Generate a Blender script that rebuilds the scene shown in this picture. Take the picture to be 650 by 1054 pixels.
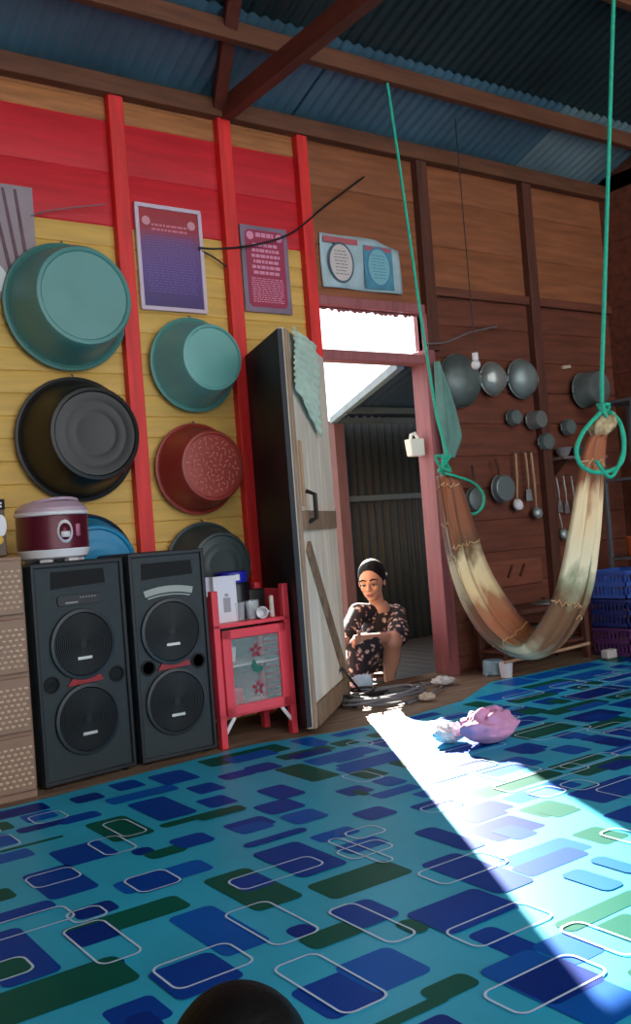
import bpy, bmesh, math, random
from mathutils import Vector as V, Matrix as M, noise
random.seed(7)
for o in list(bpy.data.objects): bpy.data.objects.remove(o)
S = bpy.context.scene
COL = S.collection
# ------------------------------------------------------------------ camera, sky, sun, exposure
F, YAW, PIT, ROLL = 978.3, .61363, .018574, -.076555
CP = V((0, -4.576, 1.0))
fw = V((math.sin(YAW)*math.cos(PIT), math.cos(YAW)*math.cos(PIT), math.sin(PIT)))
r0 = V((math.cos(YAW), -math.sin(YAW), 0)); u0 = r0.cross(fw)
CR = r0*math.cos(ROLL)+u0*math.sin(ROLL); CU = -r0*math.sin(ROLL)+u0*math.cos(ROLL)
cd = bpy.data.cameras.new('camera'); cam = bpy.data.objects.new('camera', cd); COL.objects.link(cam)
m = M.Identity(4)
for i in range(3): m[i][0], m[i][1], m[i][2], m[i][3] = CR[i], CU[i], -fw[i], CP[i]
cam.matrix_world = m
cd.sensor_fit = 'VERTICAL'; cd.sensor_height = 24; cd.lens = F/1054*24; cd.clip_start = .05
S.camera = cam
W = bpy.data.worlds.new('sky'); S.world = W; W.use_nodes = True
bg = W.node_tree.nodes['Background']; bg.inputs[0].default_value = (.93, .97, 1, 1); bg.inputs[1].default_value = 2.6
SUN_AZ = V((-.56, -1, 0)).normalized(); EL = math.radians(27.5)
sl = bpy.data.lights.new('sun', 'SUN'); sl.energy = 38; sl.angle = .01; sl.color = (1, .93, .82)
so = bpy.data.objects.new('sun', sl); COL.objects.link(so); so.location = (6, 8, 8)
so.rotation_euler = (SUN_AZ*math.cos(EL)+V((0, 0, -math.sin(EL)))).to_track_quat('-Z', 'Y').to_euler()
S.view_settings.view_transform = 'Standard'; S.view_settings.look = 'None'; S.view_settings.gamma = 1
S.view_settings.use_curve_mapping = False; S.view_settings.exposure = 0.0

def P(x, y, axis=1, v=0.0):
    d = fw+CR*((x-325)/F)-CU*((y-527)/F)
    return CP+d*((v-CP[axis])/d[axis])

# ------------------------------------------------------------------ materials
def lin(c): return tuple(((q/12.92) if q <= .04045 else ((q+.055)/1.055)**2.4) for q in c)
MATS = {}
def mat(name, c, rough=.6, metal=0, var=.0, vs=6, bump=0, bs=40, stretch=(1, 1, 1), spec=.5, c2=None, coat=0, trans=0, emit=0, wave=None):
    if name in MATS: return MATS[name]
    mt = bpy.data.materials.new(name); mt.use_nodes = True; nt = mt.node_tree; b = nt.nodes['Principled BSDF']
    c = lin(c); b.inputs['Roughness'].default_value = rough; b.inputs['Metallic'].default_value = metal
    b.inputs['Specular IOR Level'].default_value = spec; b.inputs['Coat Weight'].default_value = coat
    b.inputs['Transmission Weight'].default_value = trans
    tc = nt.nodes.new('ShaderNodeTexCoord'); mp = nt.nodes.new('ShaderNodeMapping'); mp.inputs['Scale'].default_value = stretch
    nt.links.new(tc.outputs['Object'], mp.inputs[0])
    n = nt.nodes.new('ShaderNodeTexNoise'); n.inputs['Scale'].default_value = vs; n.inputs['Detail'].default_value = 6
    nt.links.new(mp.outputs[0], n.inputs['Vector'])
    rp = nt.nodes.new('ShaderNodeValToRGB'); v = max(var, .03)
    e = rp.color_ramp.elements; e[0].position = .3; e[1].position = .72
    e[0].color = tuple(q*(1-v) for q in c)+(1,); e[1].color = (tuple(lin(c2)) if c2 else tuple(min(1, q*(1+v)) for q in c))+(1,)
    nt.links.new(n.outputs[0], rp.inputs[0]); nt.links.new(rp.outputs[0], b.inputs['Base Color'])
    if bump:
        n2 = nt.nodes.new('ShaderNodeTexNoise'); n2.inputs['Scale'].default_value = bs; n2.inputs['Detail'].default_value = 4
        nt.links.new(mp.outputs[0], n2.inputs['Vector'])
        bp = nt.nodes.new('ShaderNodeBump'); bp.inputs['Strength'].default_value = bump; bp.inputs['Distance'].default_value = .01
        nt.links.new(n2.outputs[0], bp.inputs['Height']); nt.links.new(bp.outputs[0], b.inputs['Normal'])
    MATS[name] = mt; return mt
WX = (.8, 8, 8); WZ = (8, 8, .8); WY = (8, .8, 8)
red_wall = mat('red_wall_paint', (.78, .13, .17), .55, var=.18, vs=2.5, bump=.15, stretch=WX)
red_post = mat('red_post_paint', (.86, .15, .14), .5, var=.22, vs=3, bump=.2, stretch=WZ)
pink_post = mat('faded_red_paint', (.60, .34, .35), .55, var=.2, vs=4, bump=.2, stretch=WZ)
yel = mat('yellow_wall_paint', (.82, .66, .34), .6, var=.14, vs=3, bump=.15, stretch=WX)
tan = mat('raw_tan_wood', (.66, .42, .24), .65, var=.3, vs=4, bump=.3, stretch=WX)
brown = mat('brown_wall_wood', (.56, .33, .20), .6, var=.28, vs=3, bump=.25, stretch=WX)
dkbrown = mat('dark_wall_wood', (.42, .22, .15), .62, var=.35, vs=3, bump=.3, stretch=WX)
beamx = mat('beam_wood_long', (.40, .23, .14), .7, var=.3, vs=4, bump=.3, stretch=WX)
beamy = mat('beam_wood_across', (.40, .18, .11), .7, var=.3, vs=4, bump=.3, stretch=WY)
stud = mat('dark_stud_wood', (.34, .17, .11), .7, var=.3, vs=4, bump=.3, stretch=WZ)
floorw = mat('floor_wood', (.50, .40, .32), .6, var=.35, vs=3, bump=.3, stretch=WX)
doorw = mat('weathered_door_wood', (.84, .80, .73), .75, var=.16, vs=2.2, bump=.5, bs=14, stretch=(6, 6, .7))
doord = mat('weathered_brace_wood', (.52, .42, .33), .8, var=.35, vs=4, bump=.5, stretch=(5, 5, 1))
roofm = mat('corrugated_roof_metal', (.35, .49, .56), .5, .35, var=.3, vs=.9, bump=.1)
roofd = mat('dark_roof_metal', (.14, .21, .22), .45, .4, var=.45, vs=1.1, bump=.1)  # darker metal for the sheets past the first row
teal = mat('teal_plastic', (.32, .54, .52), .38, var=.07, vs=5)
tealb = mat('bright_teal_plastic', (.41, .65, .62), .36, var=.06, vs=5)
blackp = mat('black_plastic', (.10, .095, .09), .42, var=.3, vs=4, bump=.05)
greyp = mat('dark_grey_plastic', (.24, .28, .28), .45, var=.15, vs=4)
redp = mat('brick_red_plastic', (.60, .22, .18), .42, var=.12, vs=6)
bluep = mat('blue_plastic', (.04, .50, .68), .4, var=.15, vs=5)
spk = mat('speaker_black', (.12, .17, .185), .55, var=.15, vs=30, bump=.15, bs=300)
spkg = mat('speaker_grille', (.07, .09, .10), .4, .3)
void = mat('black_void', (.015, .015, .018), .8)
silver = mat('silver_badge', (.8, .8, .78), .35, .5)
redb = mat('red_badge', (.58, .08, .12), .45)
ratan = mat('rattan_plastic', (.56, .44, .36), .5, var=.08, vs=20)
ratanl = mat('rattan_highlight', (.80, .69, .58), .45)
cabred = mat('cabinet_red_paint', (.88, .26, .31), .35, var=.07, vs=4)
white = mat('white_plastic', (.88, .86, .87), .4)
whitep = mat('white_card', (.86, .85, .88), .7, var=.03)
maroon = mat('maroon_enamel', (.36, .10, .17), .3, .2, var=.1)
lilac = mat('lilac_plastic', (.72, .62, .68), .4)
alum = mat('aluminium', (.62, .65, .64), .35, .45, var=.25, vs=7, bump=.1)
alumd = mat('sooty_aluminium', (.40, .44, .43), .4, .35, var=.4, vs=6)
handw = mat('pale_wood_handle', (.70, .55, .42), .6, var=.2, stretch=WZ)
rope = mat('teal_nylon_rope', (.16, .74, .60), .6, var=.15, vs=60, bump=.5, bs=200)
skin = mat('skin', (.76, .56, .47), .5, var=.1, vs=8)
hair = mat('black_hair', (.03, .025, .03), .6, spec=.2, var=.3, vs=30, bump=.2, bs=90)
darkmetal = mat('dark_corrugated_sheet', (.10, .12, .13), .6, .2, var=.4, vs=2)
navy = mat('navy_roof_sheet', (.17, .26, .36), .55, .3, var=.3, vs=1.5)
earth = mat('pale_earth', (.36, .33, .28), .9, var=.25, vs=1.5, bump=.5)
leafm = mat('leaf_green', (.35, .52, .18), .6, var=.35, vs=9)
pinkc = mat('pink_cloth', (.82, .58, .74), .8, var=.12, vs=12, bump=.3)
cable = mat('grey_cable', (.42, .42, .44), .5)
cabled = mat('black_cable', (.08, .08, .09), .5)
paleg = mat('pale_green_cloth', (.78, .87, .80), .8, var=.12, vs=10, bump=.3)
glassy = mat('smoked_glass', (.25, .38, .38), .12, trans=.0, spec=.6)

# ------------------------------------------------------------------ builders
class B:
    def __init__(s): s.bm = bmesh.new(); s.mi = 0
    def _f(s, vs):
        try:
            f = s.bm.faces.new(vs); f.material_index = s.mi; return f
        except ValueError: return None
    def box(s, x0, x1, y0, y1, z0, z1, mx=None):
        c = [V((x, y, z)) for z in (z0, z1) for y in (y0, y1) for x in (x0, x1)]
        if mx: c = [mx @ q for q in c]
        v = [s.bm.verts.new(q) for q in c]
        for q in ((0, 2, 3, 1), (4, 5, 7, 6), (0, 1, 5, 4), (2, 6, 7, 3), (0, 4, 6, 2), (1, 3, 7, 5)): s._f([v[i] for i in q])
        return s
    def bar(s, a, b, w, h, up=V((0, 0, 1))):
        a, b = V(a), V(b); d = (b-a); L = d.length; d.normalize(); r = d.cross(up)
        if r.length < 1e-4: r = V((1, 0, 0))
        r.normalize(); u = r.cross(d)
        mx = M(((r.x, d.x, u.x, a.x), (r.y, d.y, u.y, a.y), (r.z, d.z, u.z, a.z), (0, 0, 0, 1)))
        return s.box(-w/2, w/2, 0, L, -h/2, h/2, mx)
    def prism(s, pts, y0, y1, mx=None):   # polygon in xz, extruded along y
        a = [V((x, y0, z)) for x, z in pts]; b = [V((x, y1, z)) for x, z in pts]
        if mx: a = [mx@q for q in a]; b = [mx@q for q in b]
        a = [s.bm.verts.new(q) for q in a]; b = [s.bm.verts.new(q) for q in b]; n = len(a)
        s._f(a); s._f(b[::-1])
        for i in range(n): s._f([a[i], b[i], b[(i+1) % n], a[(i+1) % n]])
        return s
    def lathe(s, prof, o=(0, 0, 0), axis=(0, 0, 1), seg=40, fn=None):
        q = V((0, 0, 1)).rotation_difference(V(axis).normalized()); o = V(o); rings = []
        for r, z in prof:
            if r < 1e-6: rings.append([s.bm.verts.new(o+q@V((0, 0, z)))]); continue
            rg = []
            for k in range(seg):
                a = 2*math.pi*k/seg; rr = r*(fn(a, z) if fn else 1)
                rg.append(s.bm.verts.new(o+q@V((rr*math.cos(a), rr*math.sin(a), z))))
            rings.append(rg)
        for A, C in zip(rings, rings[1:]):
            for k in range(seg):
                k2 = (k+1) % seg
                if len(A) == 1 and len(C) == 1: continue
                if len(A) == 1: s._f([A[0], C[k], C[k2]])
                elif len(C) == 1: s._f([A[k], A[k2], C[0]])
                else: s._f([A[k], A[k2], C[k2], C[k]])
        return s
    def tube(s, pts, r, seg=8, closed=False):
        pts = [V(p) for p in pts]; n = len(pts); rings = []; prev = None
        for i, p in enumerate(pts):
            t = (pts[(i+1) % n]-pts[i-1]) if closed else (pts[min(i+1, n-1)]-pts[max(i-1, 0)])
            if t.length < 1e-9: t = V((0, 0, 1))
            t.normalize()
            if prev is None: a = t.orthogonal().normalized()
            else:
                a = prev-t*prev.dot(t); a = a.normalized() if a.length > 1e-6 else t.orthogonal().normalized()
            prev = a; b = t.cross(a); rr = r[i] if isinstance(r, (list, tuple)) else r
            rings.append([s.bm.verts.new(p+a*rr*math.cos(2*math.pi*k/seg)+b*rr*math.sin(2*math.pi*k/seg)) for k in range(seg)])
        rg = list(zip(rings, rings[1:]))+([(rings[-1], rings[0])] if closed else [])
        for A, C in rg:
            for k in range(seg): s._f([A[k], A[(k+1) % seg], C[(k+1) % seg], C[k]])
        if not closed: s._f(rings[0][::-1]); s._f(rings[-1])
        return s
    def grid(s, fn, nu, nv, uv=False):
        g = [[s.bm.verts.new(fn(i/nu, j/nv)) for j in range(nv+1)] for i in range(nu+1)]
        L = s.bm.loops.layers.uv.verify() if uv else None
        for i in range(nu):
            for j in range(nv):
                f = s._f([g[i][j], g[i+1][j], g[i+1][j+1], g[i][j+1]])
                if uv and f:
                    for l, (a, b) in zip(f.loops, ((i, j), (i+1, j), (i+1, j+1), (i, j+1))): l[L].uv = (a/nu, b/nv)
        return s
    def ell(s, c, r, mx=None, seg=20):
        n = seg//2; prof = [(math.sin(math.pi*i/n), -math.cos(math.pi*i/n)) for i in range(n+1)]
        r = V(r) if hasattr(r, '__len__') else V((r, r, r)); st = len(s.bm.verts); s.bm.verts.ensure_lookup_table()
        prof[0] = (0, -1); prof[-1] = (0, 1)
        b = B(); b.lathe(prof, seg=seg)
        mp = {}
        for v in b.bm.verts:
            q = V((v.co.x*r.x, v.co.y*r.y, v.co.z*r.z))
            if mx: q = mx@q
            mp[v] = s.bm.verts.new(q+V(c))
        for f in b.bm.faces: s._f([mp[v] for v in f.verts])
        b.bm.free(); return s
    def cap(s, a, b, ra, rb, seg=16):    # tapered capsule
        a, b = V(a), V(b); d = b-a; L = d.length
        if L < 1e-5: return s.ell(a, ra)
        prof = [(0, -ra)]+[(ra*math.sin(t*math.pi/8), -ra*math.cos(t*math.pi/8)) for t in range(1, 5)]
        prof += [(rb*math.cos(t*math.pi/8), L+rb*math.sin(t*math.pi/8)) for t in range(0, 4)]+[(0, L+rb)]
        return s.lathe(prof, a, d, seg)
    def make(s, name, mats, parent=None, smooth=True, bevel=0, solid=0, sub=0, rec=True):
        me = bpy.data.meshes.new(name)
        if rec: bmesh.ops.recalc_face_normals(s.bm, faces=s.bm.faces)
        s.bm.to_mesh(me); s.bm.free()
        for mt in (mats if isinstance(mats, (list, tuple)) else [mats]): me.materials.append(mt)
        o = bpy.data.objects.new(name, me); COL.objects.link(o); o.parent = parent
        if solid: md = o.modifiers.new('thickness', 'SOLIDIFY'); md.thickness = solid; md.offset = 0
        if sub: md = o.modifiers.new('subdivision', 'SUBSURF'); md.levels = sub; md.render_levels = sub
        if bevel: md = o.modifiers.new('bevel', 'BEVEL'); md.width = bevel; md.segments = 2; md.limit_method = 'ANGLE'
        if smooth:
            me.polygons.foreach_set('use_smooth', [True]*len(me.polygons)); me.update()
            try: me.set_sharp_from_angle(angle=math.radians(38))
            except Exception: pass
        return o
def thing(name, label, cat, loc=(0, 0, 0), rz=0, group=None):
    o = bpy.data.objects.new(name, None); COL.objects.link(o); o.location = loc; o.rotation_euler = (0, 0, rz)
    o['label'] = label; o['category'] = cat
    if group: o['group'] = group
    return o
def tag(o, label, cat, group=None, loc=None):
    o['label'] = label; o['category'] = cat
    if group: o['group'] = group
    if loc is not None: o.location = loc
    return o
def struct(name, b, mats, **k):
    o = b.make(name, mats, **k); o['kind'] = 'structure'; return o
def dup(root, loc, label, group=None, scale=None, rz=None):
    r = root.copy(); COL.objects.link(r); r.location = loc; r['label'] = label
    if group: r['group'] = group
    if scale: r.scale = (scale,)*3
    if rz is not None: r.rotation_euler = (0, 0, rz)
    for ch in list(root.children):
        c = ch.copy(); COL.objects.link(c); c.parent = r
        for g in list(ch.children): d = g.copy(); COL.objects.link(d); d.parent = c
    return r

# ------------------------------------------------------------------ room
PB, TY0 = 2.66, 3.22
XD0, XD1, ZD = 3.33, 4.17, 2.01          # door opening
ZT0, ZT1 = 2.07, 2.34                    # transom opening
WLX, WRX, WTZ = -1.8, 6.1, 3.43
def planks(b, x0, x1, z0, z1, h, mi, y0=0, y1=.03, off=0):
    z = z0; n = max(1, round((z1-z0)/h)); h = (z1-z0)/n; b.mi = mi
    for k in range(n):
        c = .007; a, e = z0+k*h, z0+(k+1)*h
        for xs, xe in [(x0, x1)]:
            # chamfered plank profile extruded along x
            pr = [(y0+c, a), (y0, a+c), (y0+.0015, e-c), (y0+c, e), (y1, e), (y1, a)]
            A = [b.bm.verts.new((xs, y, zz)) for y, zz in pr]; C = [b.bm.verts.new((xe, y, zz)) for y, zz in pr]
            b._f(A); b._f(C[::-1])
            for i in range(6): b._f([A[i], C[i], C[(i+1) % 6], A[(i+1) % 6]])
b = B()
X3 = 3.27
planks(b, WLX-.05, X3, -.12, PB, .113, 1)
planks(b, WLX-.05, X3, PB, TY0, .28, 0)
planks(b, WLX-.05, X3, TY0, WTZ, .105, 2)
planks(b, X3, XD0, -.12, ZT1+.02, .3, 3); planks(b, XD0, XD1, ZT1, ZT1+.02, .02, 3)
planks(b, X3, 4.25, ZT1+.02, WTZ, .36, 3)
planks(b, XD1, 4.25, -.12, ZT1+.02, .3, 3)
planks(b, 4.25, WRX+.05, 2.5, WTZ, .31, 3)
planks(b, 4.25, WRX+.05, -.12, 2.5, .22, 4)
struct('wall_back', b, [red_wall, yel, tan, brown, dkbrown])
b = B(); b.box(WLX, 7, -.07, .0, 3.34, 3.44); struct('trim_1', b, [beamx], bevel=.005)          # wall plate
b = B(); b.box(WLX, 7, .0, .03, 3.40, 3.455); struct('trim_50', b, [beamx])
b = B(); b.box(4.25, WRX, -.035, .012, 2.47, 2.53); struct('trim_2', b, [dkbrown], bevel=.005)
n = 2
for px, pm, w in ((2.115, red_post, .085), (2.765, red_post, .085), (3.295, red_post, .075)):
    n += 1; b = B(); b.box(px-w/2, px+w/2, -.05, .012, 0, 3.42); struct('trim_%d' % n, b, [pm], bevel=.004)
for px in (4.235, 5.23):
    n += 1; b = B(); b.box(px-.045, px+.045, -.055, .012, 0 if px > 5 else 2.1, 3.34); struct('trim_%d' % n, b, [stud], bevel=.004)
# door frame: jambs, head bar, transom surround
b = B(); b.box(XD1-.03, XD1+.055, -.055, .09, 0, 2.1)
b.box(XD0-.0, XD0+.02, -.0, .09, 0, ZT1); b.box(XD0, XD1+.055, -.04, .07, ZD, ZT0); b.box(XD0-.02, XD1+.055, -.03, .05, ZT1, ZT1+.06)
b.box(XD1, XD1+.055, -.04, .07, 2.1, ZT1)
fr = struct('door_1', b, [pink_post], bevel=.005)
b = B(); b.box(XD0, XD1, -.04, .12, -.03, .012); struct('trim_20', b, [floorw], bevel=.004)
# ragged torn plastic film edge round the transom
b = B(); random.seed(3)
k = 0
for side in range(2):
    N = 46; top = []
    for i in range(N+1):
        x = XD0+.02+(XD1-XD0-.02)*i/N; h = .008+.022*random.random()**2
        top.append((x, h))
    for (x0, h0), (x1, h1) in zip(top, top[1:]):
        if side == 0: q = [(x0, ZT1), (x1, ZT1), (x1, ZT1-h1), (x0, ZT1-h0)]
        else: q = [(x0, ZT0), (x1, ZT0), (x1, ZT0+h1*.4), (x0, ZT0+h0*.4)]
        b.prism(q, .02, .024)
struct('window_1', b, [pink_post], smooth=False)
# floor boards
b = B(); y = -7.0; k = 0
while y < .0:
    w = .15; b.box(WLX, WRX, y+.002, min(y+w-.002, 0.0), -.03, 0); y += w
struct('floor', b, [floorw], bevel=.002)
b = B(); b.box(WLX, WRX, -7, 0.0, -.06, -.031); struct('trim_21', b, [stud])
b = B()
planks(b, WLX, WRX, 0, 3.4, .3, 0)
b.bm.free()
# side walls (boards) right and left
for nm, X, mm, ymax in (('wall_right', WRX, dkbrown, -7), ('wall_left', WLX-.03, brown, -7)):
    b = B(); z = 0
    while z < 3.4:
        b.box(X, X+.03, -7.0, .02, z, z+.25); z += .25
    b.prism([(0, 0)], 0, 0) if False else None
    struct(nm, b, [mm], bevel=.003)
# gable infill above side walls up to the roof
for nm, X, mm in (('wall_right', WRX, dkbrown), ('wall_left', WLX-.03, brown)):
    b = B(); b.prism([(.02, 3.38), (-7, 3.38), (-7, 3.47+.35*7), (.02, 3.47)], 0, .03, M(((0, 1, 0, X), (1, 0, 0, 0), (0, 0, 1, 0), (0, 0, 0, 1)))); struct(nm+'.001', b, [mm])
# roof: overlapping corrugated sheets, sloping up toward the room
def roofz(y): return 3.452-.35*y
def sheet(x0, x1, y0, y1, lift, mm):
    b = B(); nx = int((x1-x0)/.0127)
    sag = random.uniform(-.006, .006)
    def fn(u, v):
        x = x0+(x1-x0)*u; y = y0+(y1-y0)*v
        return V((x, y, roofz(y)+lift+.009*math.sin(x*2*math.pi/.076)+sag*math.sin(v*3.1)))
    b.grid(fn, nx, 6)
    return b
k = 0
random.seed(5)
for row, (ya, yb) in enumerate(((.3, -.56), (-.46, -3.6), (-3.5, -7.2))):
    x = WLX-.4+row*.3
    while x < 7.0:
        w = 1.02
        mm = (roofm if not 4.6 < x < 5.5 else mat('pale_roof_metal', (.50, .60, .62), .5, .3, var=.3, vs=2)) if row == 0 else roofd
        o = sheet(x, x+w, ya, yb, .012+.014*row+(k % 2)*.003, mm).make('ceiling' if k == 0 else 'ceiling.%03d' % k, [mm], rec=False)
        o['kind'] = 'structure'; k += 1; x += w-.11
# purlins and rafters
t = 30
for y, w, h, mm in ((-.5, .05, .1, beamx), (-1.35, .05, .1, beamx), (-2.3, .05, .1, beamx), (-3.3, .05, .1, beamx), (-4.4, .05, .1, beamx)):
    b = B(); z = roofz(y)-.055; b.bar((WLX, y, z), (WRX+.6, y, z), w, h); struct('trim_%d' % t, b, [mm], bevel=.004); t += 1
b = B(); b.bar((2.78, .0, 3.39), (2.78, -6.9, 3.39), .07, .11); struct('trim_40', b, [beamy], bevel=.004)
q = P(240, -60, 1, -.9); e0 = V((2.75, -.02, 3.40)); e1 = P(240, 0, 1, -.62); d = (e1-e0)
b = B(); b.bar(e0, e0+d*1.25, .07, .09); struct('trim_41', b, [beamy], bevel=.004)

# vinyl mat with printed rounded rectangles -------------------------
mb = [mat('mat_teal', (.16, .66, .80), .36, var=.10, vs=3, spec=.2), mat('mat_navy', (.0, .24, .60), .38, var=.12, vs=3, spec=.07),
      mat('mat_blue', (.0, .34, .70), .38, var=.12, vs=3, spec=.07), mat('mat_green', (.0, .33, .28), .38, var=.15, vs=3, spec=.07),
      mat('mat_line', (.75, .84, .93), .36, spec=.2), mat('mat_dark_navy', (.0, .17, .50), .38, spec=.07)]
b = B(); zt = .004
edge = [(WLX+.05, -.76), (1.2, -.76), (1.75, -.70), (2.3, -.64), (2.7, -.76), (3.15, -.79), (3.6, -.72), (4.1, -.44), (6.05, -.50)]
vt = [b.bm.verts.new((x, y, zt)) for x, y in edge+[(6.05, -6.5), (WLX+.05, -6.5)]]; b._f(vt)
vb = [b.bm.verts.new((x, y, .0003)) for x, y in edge+[(6.05, -6.5), (WLX+.05, -6.5)]]; b._f(vb[::-1])
for i in range(len(vt)): b._f([vt[i], vt[(i+1) % len(vt)], vb[(i+1) % len(vt)], vb[i]])
def rr(x0, x1, y0, y1, r, n=5):
    r = min(r, (x1-x0)*.48, (y1-y0)*.48); o = []
    for cx, cy, a0 in ((x1-r, y1-r, 0), (x0+r, y1-r, 90), (x0+r, y0+r, 180), (x1-r, y0+r, 270)):
        for k in range(n+1): a = math.radians(a0+90*k/n); o.append((cx+r*math.cos(a), cy+r*math.sin(a)))
    return o
def fillr(x0, x1, y0, y1, mi, lay, r=.024):
    b.mi = mi; b._f([b.bm.verts.new((x, y, zt+.0003*lay)) for x, y in rr(x0, x1, y0, y1, r)])
def liner(x0, x1, y0, y1, lay=6, w=.006, r=.03, mi=4):
    b.mi = mi; A = rr(x0, x1, y0, y1, r); C = rr(x0+w, x1-w, y0+w, y1-w, r*.85)
    A = [b.bm.verts.new((x, y, zt+.0003*lay)) for x, y in A]; C = [b.bm.verts.new((x, y, zt+.0003*lay)) for x, y in C]
    for i in range(len(A)): b._f([A[i], A[(i+1) % len(A)], C[(i+1) % len(A)], C[i]])
RG = {1: (0, 860, 2.955), 2: (200, 860, 2.955), 3: (400, 860, 2.6), 4: (0, 780, 2.955), 5: (200, 740, 2.955), 6: (400, 700, 2.6)}
TR = [  # region, corner a, corner b, colour (1 navy 2 blue 3 green 5 dark navy, 'o' outline)
 (1, (190, 290), (580, 215), 3), (1, (195, 300), (370, 300), 5), (1, (190, 295), (435, 355), 'o'), (1, (285, 400), (380, 390), 5),
 (1, (-100, 520), (425, 435), 3), (1, (-80, 265), (170, 218), 1), (1, (-60, 290), (230, 250), 'o'), (1, (-100, 330), (185, 410), 1),
 (1, (-60, 410), (105, 410), 3), (1, (-60, 410), (105, 410), 'o'), (1, (70, 125), (300, 155), 1), (1, (75, 135), (250, 125), 'o'),
 (1, (345, 150), (650, 100), 2), (1, (375, 140), (555, 140), 1), (1, (375, 140), (555, 140), 'o'),
 (2, (30, 140), (330, 185), 3), (2, (105, 145), (245, 145), 1), (2, (100, 143), (398, 88), 'o'), (2, (180, 60), (465, 85), 1), (2, (255, 85), (385, 95), 3),
 (2, (345, 155), (665, 110), 3), (2, (405, 20), (610, 75), 'o'), (2, (-76, 255), (230, 320), 2), (2, (90, 245), (385, 290), 'o'),
 (2, (280, 290), (375, 292), 5), (2, (320, 318), (520, 290), 3), (2, (410, 238), (625, 240), 1), (2, (405, 235), (680, 300), 'o'),
 (2, (-138, 425), (150, 430), 1), (2, (-130, 410), (185, 385), 'o'), (2, (295, 480), (590, 485), 1), (2, (430, 405), (721, 409), 2), (2, (240, 410), (595, 490), 'o'),
 (3, (85, 420), (245, 395), 3), (3, (-140, 560), (160, 440), 3), (3, (375, 308), (570, 520), 2), (3, (315, 395), (580, 385), 5), (3, (250, 430), (590, 365), 'o'),
 (3, (50, 215), (350, 190), 1), (3, (160, 262), (350, 188), 3), (3, (150, 262), (445, 215), 'o'), (3, (215, 270), (410, 300), 1), (3, (385, 300), (580, 305), 2),
 (3, (445, 240), (700, 160), 3), (3, (455, 255), (690, 300), 'o'), (3, (90, 80), (390, 120), 1), (3, (75, 105), (325, 70), 'o'), (3, (20, 240), (110, 250), 3),
 (3, (465, 110), (630, 130), 2), (3, (540, 70), (680, 90), 2),
 (4, (0, 285), (190, 240), 3), (4, (150, 290), (360, 290), 1), (4, (260, 205), (470, 225), 3), (4, (310, 205), (450, 225), 'o'), (4, (265, 262), (420, 275), 'o'),
 (4, (400, 285), (470, 285), 5), (4, (440, 295), (570, 280), 3), (4, (515, 255), (655, 250), 1), (4, (320, 130), (545, 95), 2), (4, (390, 145), (600, 165), 1),
 (4, (485, 205), (700, 160), 3), (4, (210, 125), (320, 120), 5), (4, (170, 190), (310, 175), 1), (4, (50, 220), (190, 200), 5), (4, (450, 60), (610, 60), 1),
 (5, (190, 220), (340, 225), 1), (5, (180, 270), (340, 265), 1), (5, (260, 300), (410, 295), 2), (5, (150, 385), (345, 340), 1), (5, (0, 300), (160, 275), 3),
 (5, (245, 155), (445, 170), 3), (5, (70, 175), (190, 165), 1), (5, (150, 150), (270, 145), 1), (5, (100, 220), (215, 190), 3), (5, (540, 190), (650, 190), 2), (5, (480, 290), (620, 285), 1),
 (6, (70, 410), (260, 440), 1), (6, (95, 270), (215, 250), 2)]
boxes = []; lay = 0; nk = 0
for rg, a, c, kind in TR:
    ox, oy, s = RG[rg]; A = P(ox+a[0]/s, oy+a[1]/s, 2, .004); C = P(ox+c[0]/s, oy+c[1]/s, 2, .004)
    x0, x1, y0, y1 = min(A.x, C.x), max(A.x, C.x), min(A.y, C.y), max(A.y, C.y)
    if x1-x0 < .01 or y1-y0 < .01: continue
    nk += 1; x0 -= .006; x1 += .006; y0 -= .006; y1 += .006
    if kind == 'o': liner(x0, x1, y0, y1, 12)
    else: fillr(x0, x1, y0, y1, kind, 1+(nk % 10)); boxes.append((x0, x1, y0, y1))
random.seed(11)
def ey(x):
    for (a, ya), (c, yc) in zip(edge, edge[1:]):
        if a <= x <= c: return ya+(yc-ya)*(x-a)/(c-a)
    return -.6
y = -.50; g = .016
while y > -5.6:
    d = random.choice([.09, .12, .15, .17, .11]); x = WLX+.1+random.uniform(0, .2)
    while x < 5.9:
        w = random.choice([.16, .22, .28, .34, .42, .12]); yy = y+random.uniform(-.03, .03); dd = d*random.uniform(.8, 1.15)
        ok = x+w < 6.0 and yy < min(ey(x), ey(x+w), ey(x+w/2))-.012
        if ok and any(x-g < q[1] and x+w+g > q[0] and yy-dd-g < q[3] and yy+g > q[2] for q in boxes): ok = False
        if not ok: x += .05; continue
        fillr(x, x+w, yy-dd, yy, random.choice([1, 1, 2, 2, 3, 5, 3]), 1, .02)
        boxes.append((x, x+w, yy-dd, yy))
        z = random.random()
        if z < .4: fillr(x+w*random.uniform(-.1, .4), x+w*random.uniform(.6, .95), yy-dd-.03, yy-dd*random.uniform(.3, .6), random.choice([1, 5, 2, 3]), 3, .02)
        if z > .35:
            dx, dy = random.uniform(-.07, .1), random.uniform(-.07, -.01); liner(x+dx, x+dx+w*random.uniform(.7, 1.1), min(yy+dy-dd, -.95)-.01, min(yy+dy, -.85), 12, r=.03)
        x += w+random.choice([.02, .03, .05, .09])
    y -= d+random.choice([.02, .03, .045])
g = .012
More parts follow.
